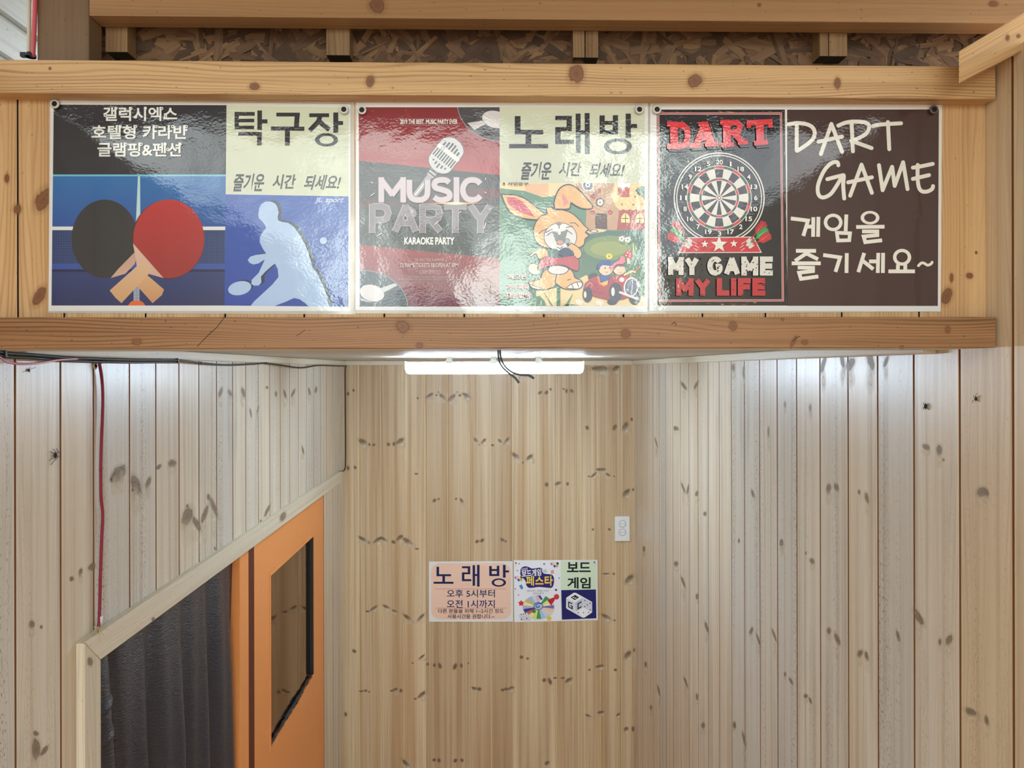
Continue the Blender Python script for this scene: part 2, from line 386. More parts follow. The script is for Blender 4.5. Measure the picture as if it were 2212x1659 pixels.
kb += ktrans(c2, 2.989, [
 (162,402,8,20),(120,483,10,12),(255,618,12,9,30),(200,1025,8,12),(67,873,8,9),(117,866,12,12),(160,1335,8,14),(340,360,10,5),(380,340,24,7,-35),(462,332,22,7,30),(515,358,14,6,20),
 (602,403,34,9,38),(684,400,28,8,-48),(690,655,22,6,-40),(632,694,6,4),(690,898,26,10,-42),(648,925,8,5),(728,702,8,8),(772,708,8,10),(808,712,9,16,-20),(905,718,10,18,25),(946,710,7,11,-15),(992,696,4,5),
 (1030,858,16,8,20),(1062,862,12,10),(1212,868,9,8),(1235,862,10,8),(1268,856,16,8,-20),(1335,656,10,9),(1374,665,8,6),(1482,805,10,10,-40),(1518,812,10,18,-25),(1552,790,10,5),(1602,790,12,5),(1640,805,22,10,-30),
 (1774,738,6,6),(1940,738,9,7),(1840,715,22,7,-10),(1880,118,20,5),(1930,118,7,7),(2030,150,30,14,-48),(1880,395,28,10,30),(1935,418,6,6),(2020,640,26,14,-50),(2062,610,5,10),(1765,1034,16,6,25),(1846,1012,18,7,-10),(1958,1028,14,6,-40),
 (2010,1120,14,10,-30),(2055,1120,8,14),(590,1345,34,10,50),(770,1320,10,8,-30),(802,1322,9,11,-30),(908,1324,12,9,-40),(950,1322,9,10,-30),(1500,1340,14,10,-30),(300,876,12,5),(328,872,9,7),(350,880,6,4),(495,874,8,5),(520,865,14,8,-20),(556,872,8,10)])
kb += [(k[0] + k[2] * .4, k[1] + abs(k[3]) * 1.9 + 1, k[2] * .8, k[3] * 1.6, 0, 5) for k in kb if k[2] > 4.2]
knots(bm, kb, lambda x, y: onY(x, y, YB), 4, (0, -0.0003, 0))
wall_back = struct(link('wall_back', bm, [M_BACK, M_GROOVE, M_TRIM, M_DARKW, K_BACK, K_PALE]))

# right wall
pr = [2188, 2073, 1974, 1896, 1832, 1771.5, 1721, 1679, 1641, 1608, 1580]
ry = [onX(px, 1000, XR).y for px in pr]; w = 0.1147
while ry[-1] + w < YB - 0.03: ry.append(ry[-1] + w)
ry.append(YB + .012)
while ry[0] - w > -0.9: ry.insert(0, ry[0] - w)
HEAD_TOP = onY(1060, 136, 0.975).z
bm = newbm()
boards(bm, ry, lambda t, d, z: Vector((XR + d, t, z)), 0.0046, 0.014, lambda i: (0.0, HEAD_TOP + 0.012 if ry[i] < 1.03 else TOP), 0.0003, 1, lambda i: 6 if ry[i] < 1.0 else 0)
d1 = crop(1380, 700, 2.6587); d2 = crop(1380, 1150, 2.6587)
kr = ktrans(d1, 2.6587, [(258,355,10,30,-35),(330,350,9,28,25),(543,250,12,26),(602,275,8,34),(840,462,7,20),(984,480,9,24),(1060,232,14,60,15),(1170,215,14,50,-12),(1215,230,24,50,25),(1330,210,22,70,-14),(1420,215,12,40,20),
 (1090,945,15,32,8),(1136,938,14,26,-15),(1266,965,9,16),(1310,1000,12,36,-12),(1650,706,26,18,40),(1726,724,18,36),(1750,780,8,10),(1970,965,30,34,40),(2000,970,12,26,-10),(217,600,12,16,-40),(100,680,5,32,-15),(333,975,10,20,15),(255,940,7,34,-20),(282,950,6,32,10),(380,1090,10,14),(575,1245,6,14),(820,1260,11,26),(745,620,7,40),(960,1315,5,10),(655,975,9,30,-15),(205,600,5,14)])
kr += ktrans(d2, 2.6587, [(215,180,14,16),(255,285,8,40,-20),(335,368,9,20),(390,545,10,34,-15),(647,565,10,26,20),(685,610,7,40,-18),(778,590,7,44,-18),(820,65,10,24),(995,165,14,20,-30),(840,815,7,16),(875,855,9,26,-25),(1092,565,14,24),(1140,615,14,42,-20),(1270,695,16,26,20),(1308,710,12,32,-15),(1490,595,10,40,-12),(1610,490,20,60,-30),(1730,630,10,24),(1782,618,20,36,20),(1910,1032,44,22,25),(1998,1082,14,34,-8),(550,1108,10,24),(605,1190,8,50,-12),(960,940,12,16),(985,965,8,26,-20),(335,945,8,22),(270,860,7,36,-20),(370,1110,12,20),(40,760,9,18),(70,1005,8,16),(115,910,6,36,-12),(30,95,8,18)])
kr += [(k[0] + .5, k[1] + k[3] * 1.6, k[2] * 1.0, k[3] * 1.1, 0, 5) for k in kr if k[3] > 6]
knots(bm, kr, lambda x, y: onX(x, y, XR), 4, (-0.0003, 0, 0), 1.45)
wall_right = struct(link('wall_right', bm, [M_SIDE, M_FRESH, M_TRIM, M_DARKW, K_SIDE, K_PALE, M_SIDEW]))

# left wall: full boards in front, cut short over the rail where the doorway and the sheeted opening are
pl = [33, 131, 211, 280, 337, 387, 430, 468, 503, 531]
ly = [onX(px, 1000, XL).y for px in pl]
RAIL_LO = (onX(218, 1424, XL + .016).z + onX(690, 1077, XL + .016).z) / 2
Y_JAMB = onX(190, 1500, XL).y; Y_DOOR1 = onX(700, 1400, XL).y
while ly[-1] + w < YB - 0.03: ly.append(ly[-1] + w)
ly.append(YB + .012)
while ly[0] - w > -0.9: ly.insert(0, ly[0] - w)
cut = sorted(set(ly + [Y_JAMB + .02, Y_DOOR1]))
cut = [t for t in cut if not any(abs(t - q) < 0.03 and t != q and t not in (Y_JAMB + .02, Y_DOOR1) for q in (Y_JAMB + .02, Y_DOOR1))]
bm = newbm()
boards(bm, cut, lambda t, d, z: Vector((XL - d, t, z)), 0.0046, 0.014,
       lambda i: (RAIL_LO + 0.026 if cut[i] > Y_JAMB and cut[i + 1] < Y_DOOR1 + .01 else 0.0, HEAD_TOP + 0.012 if cut[i] < 1.03 else TOP), 0.0003, 1, lambda i: 6 if cut[i] < 1.0 else 0)
e1 = crop(0, 740, 2.836); e2 = crop(150, 1000, 2.517); e3 = crop(0, 1000, 2.517)
kl = ktrans(e1, 2.836, [(700,815,18,44,35),(745,775,14,34,30),(830,870,18,36,-25),(905,865,12,38,18),(972,762,12,22,40),(1055,740,26,26,-30),(1350,305,12,34,20),(1408,310,12,26,-25),(1490,305,13,34,-14),(1635,275,9,10),(1690,315,8,18),(1745,315,9,30,-14),(1795,310,9,30,25),(1895,300,8,26,-12),(1935,290,8,22,10),(1535,430,6,34,-10),(1580,410,5,24,12),(1855,660,7,30,-12),(2133,310,9,12),(2165,295,9,12),(2130,770,10,12),(2175,768,9,11)])
kl += ktrans(e2, 2.517, [(260,50,26,44,30),(360,115,26,60,-20),(430,105,12,32,15),(640,235,7,12),(640,290,30,60,20),(690,330,16,50,-25),(755,185,10,18),(735,280,14,60,20),(785,240,14,60,-20),(1040,320,6,14),(1090,300,8,16),(1075,260,9,40,25),(790,465,6,10),(14,630,12,12),(60,590,9,22,12)])
kl += ktrans(e3, 2.517, [(172,878,17,26),(224,892,9,11),(195,1470,18,14,30),(195,1560,26,70),(240,1565,14,40,35),(390,630,13,17,20),(438,593,11,26,12),(500,565,26,18,-40),(660,60,20,40,30),(620,75,12,22),(740,130,22,36,-30)])
kl += [(k[0] - .5, k[1] + k[3] * 1.5, k[2] * 1.0, k[3] * 1.1, 0, 5) for k in kl if k[3] > 8]
kl = [k for k in kl if onX(k[0], k[1], XL).y < YB - .02]
knots(bm, kl, lambda x, y: onX(x, y, XL), 4, (0.0003, 0, 0), 1.45)
wall_left = struct(link('wall_left', bm, [M_SIDE, M_FRESH, M_TRIM, M_DARKW, K_SIDE, K_PALE, M_SIDEW]))

# ceiling of the booth: boards running across
bm = newbm(); y = 1.06; i = 0
while y < YB + .01:
    y1 = min(y + 0.114, YB + .02)
    fs = box(bm, XL - .02, XR + .02, y + .001, y1, CEIL, CEIL + 0.012); grain(bm, (1, 0, 0), i * 2.3, fs); y = y1; i += 1
box(bm, XL - .03, XR + .03, 1.06, YB + .03, CEIL + .012, CEIL + .03, 1)
struct(link('ceiling', bm, [M_CEIL, M_DARKW]))

# lath round the top of the walls
MO = EYE + 0.024
for n_, (x0, x1, y0, y1, al) in enumerate(((XL, XL + .02, 1.112, YB - .0205, (0, 1, 0)), (XR - .02, XR, 1.112, YB - .0205, (0, 1, 0)), (XL, XR, YB - .02, YB, (1, 0, 0)))):
    bm = newbm(); box(bm, x0, x1, y0, y1, MO, CEIL - .0005); bevel(bm, .003, 2); grain(bm, al)
    struct(link('trim_%d' % (n_ + 1), bm, M_TRIM))

# floor and the passage roof behind the camera
bm = newbm(); box(bm, -3, 3, -4, 4, -0.1, 0.0); grain(bm, (0, 1, 0)); struct(link('floor', bm, M_BEAM))
bm = newbm(); box(bm, -1.2, 1.2, -0.1, 1.3, EYE + 0.70, EYE + 0.72); grain(bm, (1, 0, 0)); struct(link('roof', bm, M_POST))
# unseen enclosure added beyond the left-hand opening to keep sky light out of the glass
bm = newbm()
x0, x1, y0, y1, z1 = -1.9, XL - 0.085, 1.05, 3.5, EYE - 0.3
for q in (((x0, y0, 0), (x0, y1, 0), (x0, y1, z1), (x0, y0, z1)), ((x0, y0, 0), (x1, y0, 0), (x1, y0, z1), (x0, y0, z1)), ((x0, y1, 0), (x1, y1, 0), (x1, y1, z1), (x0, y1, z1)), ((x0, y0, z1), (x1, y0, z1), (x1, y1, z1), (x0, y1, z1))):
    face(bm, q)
grain(bm, (0, 0, 1)); struct(link('wall_light_block', bm, M_POST))

# ------------------------------------------------------------------ header: boarded panel between two battens
HB = onY(1060, 752, 0.975).z            # underside of the lower batten
L2 = onY(1060, 685, 0.975).z            # its top
U1 = onY(1060, 207, 0.975).z; U2 = HEAD_TOP
XE = onY(2152, 720, 0.975).x; XS = -0.735
bm = newbm()
px0 = [onY(p, 206, YP).x for p in (-35, 37, 137, 313, 485, 656, 829, 1002, 1174, 1346, 1517, 1653, 1818, 1985, 2144)]
px0[0] = XS
boards(bm, px0, lambda t, d, z: Vector((t, YP + d, z)), 0.0022, 0.006, lambda i: (HB + .001, U2 - .003), 0.0008)
g1 = crop(2000, 0, 2.0738); g2 = crop(90, 200, 3.385)
kh = ktrans(g1, 2.0738, [(92,1328,20,34,20),(195,1235,14,12),(115,1245,8,18),(225,1132,5,6),(278,620,7,14)])
kh += [(38, 452, 8, 10), (15, 385, 5, 9), (95, 430, 14, 24, 35), (85, 640, 10, 20, 30)]
knots(bm, kh, lambda x, y: onY(x, y, YP), 4, (0, -0.0003, 0))
wall_front = struct(link('wall_front', bm, [M_PANEL, M_DARKW, M_TRIM, M_DARKW, K_BEAM, K_PALE]))
bm = newbm(); box(bm, XS, px0[-1], YP + .0065, 1.11, HB, U2 - .004); grain(bm, (1, 0, 0)); struct(link('wall_lintel', bm, M_TRIM))

def batten(name, x0, x1, y0, y1, z0, z1, m, ks, label, cat='wooden batten', cracks=()):
    bm = newbm(); box(bm, x0, x1, y0, y1, z0, z1); bevel(bm, .0012, 2); grain(bm, (1, 0, 0))
    if ks: knots(bm, ks, lambda x, y: onY(x, y, y0), 1, (0, -0.0003, 0), 1.8)
    for p_, w_ in cracks: crack(bm, p_, lambda x, y: onY(x, y, y0), w_, 2, (0, -0.0004, 0))
    return tag(link(name, bm, [m, K_BEAM, M_DARKW]), label, cat)
upper_k = [(550,187,11,8),(800,176,9,12,15),(1245,160,15,20,5),(1501,175,15,13,-30),(1809,180,7,11),(108,148,3,3)]
lower_k = [(295,738,9,7),(870,706,14,12,20),(907,746,7,6),(1351,721,9,9),(1583,704,8,9),(1738,739,6,5),(2047,712,6,8),(1948,750,5,4),(1714,738,4,11,25),(1690,690,3,3)]
batten('upper_batten', XS, XE, .975, YP, U1, U2, M_BATTEN, upper_k, 'pale pine batten with reddish knots along the top of the poster panel')
batten('lower_batten', XS, XE, .975, YP, HB, L2, M_BATTEN2, lower_k, 'orange-brown pine batten along the underside of the poster panel, above the lit booth', cracks=(([(486, 684), (478, 694), (468, 708), (456, 718), (444, 730), (434, 740), (426, 749)], 1.2), ([(1450, 700), (1458, 696), (1461, 703)], 1.3), ([(1712, 738), (1720, 730), (1728, 726)], 1.4), ([(640, 726), (660, 712)], .9)))

# roof structure above the header
YT = 1.02
tb = onY(1060, 41, YT).z; pxl = onY(192, 60, YT).x
TOPZ = EYE + 0.66
batten('top_beam', pxl + .0005, .86, YT, YT + .034, tb, tb + .09, M_BEAM, [(815,12,16,14,20),(1640,11,4,4),(2145,8,9,6)], 'brown weathered beam across the very top, over the rafter ends', 'wooden beam')
bm = newbm(); box(bm, onY(80, 60, YT).x, pxl, YT, YT + .034, HEAD_TOP - .03, TOPZ); bevel(bm, .001, 1); grain(bm, (0, 0, 1))
tag(link('corner_post', bm, M_POST), 'dark brown upright post at the top left beside the cable pair', 'wooden post')
# strand board behind, chips laid at random
YO = 1.085
M_OSB0 = wood('strand_board', (92, 66, 46), (60, 42, 30), (108, 80, 56), .7, .1)
chips = [wood('strand_%d' % i, c, tuple(int(v * .66) for v in c), tuple(min(255, int(v * 1.15)) for v in c), .65, .25, 0, .2, 0, .5) for i, c in enumerate(((118,86,60),(100,72,50),(138,104,72),(84,60,42),(126,94,68)))]
bm = newbm()
xo0, xo1 = onY(196, 60, YO).x, .9
fs = box(bm, xo0, xo1, YO, YO + .012, EYE + .40, TOPZ); grain(bm, (1, 0, 0), None, fs)
rs = random.Random(11)
zlo, zhi = onY(1060, 150, YO).z, onY(1060, 40, YO).z
for i in range(620):
    cx, cz = rs.uniform(xo0, xo1), rs.uniform(zlo, zhi)
    L_, w_ = rs.uniform(.022, .075), rs.uniform(.004, .017); an = rs.gauss(0, .75) + (math.pi / 2 if rs.random() < .22 else 0)
    dx, dz = math.cos(an), math.sin(an); h = -.0002 - i * 3.2e-6
    pts = []
    for a, b_ in ((-1, -1), (-.4, -1.1), (.5, -.95), (1.02, -.7), (1, .9), (.3, 1.05), (-.5, .9), (-1.05, .8)):
        a *= L_ / 2 * rs.uniform(.9, 1.08); b_ *= w_ / 2 * rs.uniform(.8, 1.15)
        pts.append(Vector((cx + a * dx - b_ * dz, YO + h - rs.uniform(0, .0006), cz + a * dz + b_ * dx)))
    if any(p.x < xo0 or p.x > xo1 for p in pts): continue
    f = face(bm, pts, 1 + rs.randrange(5)); grain(bm, (dx, 0, dz), rs.random() * 30, [f])
struct(link('wall_strand_board', bm, [M_OSB0] + chips))

# sawn rafter ends under the top beam
def rafter(pa, pb, py1, label, split=None):
    YR = 1.056
    x0, x1 = onY(pa, 90, YR).x, onY(pb, 90, YR).x; z0 = onY(pa, py1, YR).z
    bm = newbm()
    parts = [(x0, x1)] if not split else [(x0, onY(split, 90, YR).x - .0008), (onY(split, 90, YR).x + .0008, x1)]
    for a, b_ in parts:
        fs = box(bm, a, b_, YR, YO - .003, z0, EYE + .56); grain(bm, (0, 0, 1), None, fs)
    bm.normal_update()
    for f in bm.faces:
        if f.normal.z < -.9: f.material_index = 1  # undersides: their shade put into a darker material
    return tag(link('rafter_end', bm, [M_STUB, M_DARKW]), label, 'rafter end', 'rafter ends under the top beam')
rafter(228, 275, 112, 'sawn rafter end next to the dark upright post')
rafter(705, 755, 119, 'sawn rafter end above the seam between the ping-pong and microphone posters')
rafter(1238, 1292, 124, 'sawn rafter end of two halves with a dark slit between', 1264)
rafter(1771, 1830, 121, 'cracked rafter end with a dark gap, nearest the diagonal brace', 1790)

# diagonal brace at the right
YD = .93
fr = [onY(x, y, YD) for x, y in ((2071, 111), (2071, 181), (2220, 103), (2220, 22))]
bm = newbm(); fs = prism(bm, fr, (0, .043, 0))
for v in bm.verts:                                   # the lower end is sawn at a slant
    if v.co.y > YD + .02 and v.co.x < fr[0].x + .01: v.co.x += .040; v.co.z += .024
bevel(bm, .0012, 2); dirv = (fr[2] - fr[1]); grain(bm, dirv)
knots(bm, [(2176, 82, 4, 6), (2200, 78, 4, 4)], lambda x, y: onY(x, y, YD), 1, (0, -.0003, 0))
tag(link('diagonal_brace', bm, [M_BATTEN, K_BEAM]), 'slanting pine brace rising to the right at the top right corner', 'wooden brace')

# white clapboard outside, at the upper left, with the two cables in front of it
XC = -0.762
bm = newbm()
M_CLAP = wood('clapboard_white', (226, 230, 228), (170, 176, 176), (238, 240, 238), .6, .15, .6, .1, 0, .5)
z = EYE + .36
while z < EYE + .75:
    fs = prism(bm, [(XC + .012, .99, z), (XC + .002, .99, z + .062), (XC - .01, .99, z + .062), (XC - .01, .99, z)], (0, .45, 0)); grain(bm, (0, 1, 0), z * 7, fs); z += .064
struct(link('wall_outside', bm, [M_CLAP]))
YK = 1.022
def cable(name, pts, r, m, label, cat, group=None, n=8, link_it=True):
    bm = newbm(); tube(bm, smooth_path(pts), r, n); return tag(link(name, bm, m), label, cat, group)
M_PINK = plain('pink_sheath', (214, 96, 110), .45); M_CREAM = plain('cream_sheath', (214, 206, 184), .5)
M_BLACK = plain('black_rubber', (26, 28, 32), .5); M_RED = plain('red_cord', (140, 28, 48), .55); M_WHITEP = plain('white_plastic', (226, 224, 216), .4)
def dn(px0_, px1_, y0, y1, Y): return [onY(px0_, y0, Y), onY((px0_ + px1_) / 2 + .6, (y0 + y1) / 2, Y), onY(px1_, y1, Y)]
cr_ = cable('cream_cable', dn(63, 62, -30, 122, YK), .0026, M_CREAM, 'cream cable running down beside the pink one at the top left', 'cable')
pk_ = cable('pink_cable', dn(77, 71, -30, 122, YK - .006), .0030, M_PINK, 'thick pink cable running down the dark post at the top left', 'cable')
bm = newbm(); p = onY(66, 119, YK - .004)
disc(bm, p + Vector((0, 0, -.003)), (0, 0, 1), 0.0045, .0072, .006, 16); box(bm, p.x - .013, p.x - .006, p.y - .003, p.y + .003, p.z - .003, p.z + .003)
tag(link('cable_tie', bm, M_BLACK), 'black cable tie holding the cream and pink cables together', 'cable tie')

# ------------------------------------------------------------------ left wall: rail, jamb, black sheet, orange door
XF = XL + 0.016
def rl(px, py): return onX(px, py, XF)
lo0 = rl(218, 1424); lo1 = rl(690, 1077); zlo_ = (lo0.z + lo1.z) / 2; RH = 0.052
yA, yB_ = lo0.y - .052, YB - .10
# mitred casing: rail and jamb
bm = newbm()
fs = prism(bm, [(XF, yA, zlo_ + RH), (XF, yA + RH, zlo_), (XF, yB_, zlo_), (XF, yB_, zlo_ + RH)], (-.0157, 0, 0)); bevel(bm, .0015, 2); grain(bm, (0, 1, 0))
knots(bm, [(*e2(1160, 292), 5, 9, 25), (*e2(455, 850), 3, 4)], lambda x, y: onX(x, y, XF), 1, (.0003, 0, 0))
struct(link('trim_4', bm, [M_TRIM, K_SIDE]))
bm = newbm()
fs = prism(bm, [(XF, yA, zlo_ + RH - .0015), (XF, yA, 0.002), (XF, yA + RH, 0.002), (XF, yA + RH, zlo_ - .0015)], (-.0157, 0, 0)); bevel(bm, .0015, 2); grain(bm, (0, 0, 1))
knots(bm, [(*e3(488, 1080), 5, 8)], lambda x, y: onX(x, y, XF), 1, (.0003, 0, 0))
struct(link('trim_5', bm, [M_TRIM, K_SIDE]))

# black plastic sheet in soft vertical folds
M_SHEET, N, L, b = mat('black_sheet')
b.inputs['Base Color'].default_value = lin((48, 49, 60)) + (1,); b.inputs['Roughness'].default_value = .31; b.inputs['Specular IOR Level'].default_value = .8
g = N.new('ShaderNodeNewGeometry'); mp = N.new('ShaderNodeMapping'); mp.inputs['Rotation'].default_value = (math.radians(-16), 0, 0); mp.inputs['Scale'].default_value = (60, 100, 430)
L.new(g.outputs['Position'], mp.inputs['Vector']); n = N.new('ShaderNodeTexNoise'); n.inputs['Scale'].default_value = 1; n.inputs['Detail'].default_value = 4; L.new(mp.outputs[0], n.inputs['Vector'])
bp = N.new('ShaderNodeBump'); bp.inputs['Strength'].default_value = .7; bp.inputs['Distance'].default_value = .004; L.new(n.outputs['Fac'], bp.inputs['Height']); L.new(bp.outputs[0], b.inputs['Normal'])
ysh0, ysh1 = max(lo0.y - .004, Y_JAMB + .026), onX(518, 1400, XL).y
bm = newbm(); NY, NZ = 130, 190; grid = []
zt, zb = zlo_ + .014, 0.25
for j in range(NZ + 1):
    dz = .5 * j / 150 if j <= 150 else .5 + (zt - zb - .5) * (j - 150) / (NZ - 150); z = zt - dz; row = []
    for i in range(NY + 1):
        t = i / NY; y = ysh0 + (ysh1 - ysh0) * t; yy = y - dz * .05
        amp = .005 + .018 * min(1, dz / .35)
        x = XL - .018 + amp * (.55 * math.sin(yy * 42 + .6 * math.sin(yy * 9)) + .3 * math.sin(yy * 77 + 1.3 + dz * 2) + .25 * math.sin(yy * 19 + dz * 1.5))
        crease = dz - .150 + (y - ysh0) * .36                              # two pulled creases low on the near side
        x += (.008 * math.exp(-(crease / .0045) ** 2) + .006 * math.exp(-((crease - .062) / .005) ** 2)) * max(0, 1 - t * 7) ** .5
        x -= .024 * math.exp(-((y - ysh0 - .085 - dz * .12) / .012) ** 2)
        row.append(bm.verts.new((x, y, z)))
    grid.append(row)
for j in range(NZ):
    for i in range(NY): bm.faces.new([grid[j][i], grid[j][i + 1], grid[j + 1][i + 1], grid[j + 1][i]])
o = link('plastic_sheet', bm, M_SHEET, smooth=True)
tag(o, 'black crinkled plastic sheet hanging in folds under the pale rail at lower left', 'plastic sheet')

# orange door
M_OR = plain('orange_paint', (242, 158, 90), .42, bump=.25, bscale=40)
M_ORD = plain('rebate_shade', (96, 36, 16), .6)  # shade of the door gap put into the colour
M_SEAL = plain('black_sealant', (52, 52, 54), .6, bump=.9, bscale=220)
M_GLASS, N, L, b = mat('dark_glass'); N.remove(b)
fz = N.new('ShaderNodeFresnel'); fz.inputs['IOR'].default_value = 1.55
tr = N.new('ShaderNodeBsdfTransparent'); tr.inputs[0].default_value = (.55, .50, .46, 1); gl = N.new('ShaderNodeBsdfGlossy'); gl.inputs['Roughness'].default_value = .03; gl.inputs[0].default_value = (.95, .80, .68, 1)
mm = N.new('ShaderNodeMath'); mm.operation = 'MULTIPLY_ADD'; mm.inputs[1].default_value = 1.5; mm.inputs[2].default_value = .03; mm.use_clamp = True; L.new(fz.outputs[0], mm.inputs[0])
ms = N.new('ShaderNodeMixShader'); L.new(mm.outputs[0], ms.inputs[0]); L.new(tr.outputs[0], ms.inputs[1]); L.new(gl.outputs[0], ms.inputs[2])
L.new(ms.outputs[0], N['Material Output'].inputs['Surface'])
def yl(px): return onX(px, 1400, XL).y
zt = zlo_ - .001
door = bpy.data.objects.new('door_1', None); COL.objects.link(door); door.location = (XL, (yl(549) + yl(700)) / 2, 0.01); struct(door)
bm = newbm(); fs = box(bm, XL - .05, XL + .002, yl(517) + .0005, yl(536), .002, zt); bevel(bm, .0015, 1); link('door_jamb', bm, M_OR, door)
bm = newbm(); box(bm, XL - .06, XL + .0005, yl(536), yl(549), .002, zt); o = link('shaded_rebate', bm, M_ORD, door); o['label'] = 'dark red strip for the shaded gap between jamb and door leaf'
gy0, gy1 = yl(583), yl(679); gz1 = onX(583, 1238, XL).z; gz0 = onX(668, 1480, XL).z
bm = newbm(); xa, xb = XL - .042, XL - .002; ya, yb = yl(549), yl(700) - .001
for q in ((ya, gy0, .012, zt), (gy1, yb, .012, zt), (gy0, gy1, gz1, zt), (gy0, gy1, .012, gz0)): box(bm, xa, xb, *q)
link('door_leaf', bm, M_OR, door)
bm = newbm()
for q in ((gy0 + .0005, gy0 + .012, gz0, gz1), (gy0 + .012, gy1 - .0005, gz1 - .012, gz1 - .0005)): box(bm, XL - .018, XL + .0005, *q)
link('glazing_bead', bm, M_OR, door)
bm = newbm(); box(bm, XL - .0205, XL - .0165, gy0, gy1, gz0, gz1); link('glass_pane', bm, M_GLASS, door)
bm = newbm(); box(bm, XL - .016, XL - .0022, gy1 - .013, gy1 - .0005, gz0 + .012, gz1 - .013); link('gasket', bm, M_BLACK, door)
bm = newbm(); rs = random.Random(5); pts = []; rr = []
for i in range(40):
    y = gy0 + .004 + (gy1 - gy0 - .02) * i / 39; pts.append((XL - .010 + rs.uniform(-.001, .001), y, gz0 + .008 + rs.uniform(-.002, .002))); rr.append(.005 + rs.uniform(-.002, .002) + (.0025 if 14 < i < 26 else 0))
tube(bm, pts, rr, 8); o = link('sealant', bm, M_SEAL, door); o['label'] = 'rough black sealant under the glass'
# ------------------------------------------------------------------ printed sheets: flat drawings laid in ink layers 0.12 mm apart
def print_mat(name, coat, wrinkle):
    m, N, L, b = mat(name)
    a = N.new('ShaderNodeAttribute'); a.attribute_name = 'ink'
    L.new(a.outputs['Color'], b.inputs['Base Color'])
    b.inputs['Roughness'].default_value = .55; b.inputs['Specular IOR Level'].default_value = .25
    if coat:
        b.inputs['Coat Weight'].default_value = 1.0; b.inputs['Coat Roughness'].default_value = .05; b.inputs['Coat IOR'].default_value = 1.6
        g = N.new('ShaderNodeNewGeometry')
        n1 = N.new('ShaderNodeTexNoise'); n1.inputs['Scale'].default_value = 13; n1.inputs['Detail'].default_value = 2; L.new(g.outputs['Position'], n1.inputs['Vector'])
        mp = N.new('ShaderNodeMapping'); mp.inputs['Scale'].default_value = (230, 230, 300); L.new(g.outputs['Position'], mp.inputs['Vector'])
        n2 = N.new('ShaderNodeTexNoise'); n2.inputs['Scale'].default_value = 1; n2.inputs['Detail'].default_value = 2; L.new(mp.outputs[0], n2.inputs['Vector'])
        b1 = N.new('ShaderNodeBump'); b1.inputs['Strength'].default_value = wrinkle; b1.inputs['Distance'].default_value = .0026; L.new(n1.outputs['Fac'], b1.inputs['Height'])
        b2 = N.new('ShaderNodeBump'); b2.inputs['Strength'].default_value = wrinkle; b2.inputs['Distance'].default_value = .00016; L.new(n2.outputs['Fac'], b2.inputs['Height']); L.new(b1.outputs[0], b2.inputs['Normal'])
        L.new(b2.outputs[0], b.inputs['Coat Normal'])
    return m
M_LAM = print_mat('laminated_print', True, .55)
M_PAPER = print_mat('plain_print', False, 0)

_tc = {}
def text_mesh(s, off, sp=1.0):
    k = (s, off, sp)
    if k not in _tc:
        c = bpy.data.curves.new('t', 'FONT'); c.body = s; c.offset = off; c.space_character = sp; c.resolution_u = 5
        o = bpy.data.objects.new('t', c); COL.objects.link(o)
        me = bpy.data.meshes.new_from_object(o.evaluated_get(bpy.context.evaluated_depsgraph_get()))
        v = [(q.co.x, q.co.y) for q in me.vertices]; f = [tuple(p.vertices) for p in me.polygons]
        bpy.data.objects.remove(o); bpy.data.curves.remove(c); bpy.data.meshes.remove(me)
        _tc[k] = (v, f)
    return _tc[k]

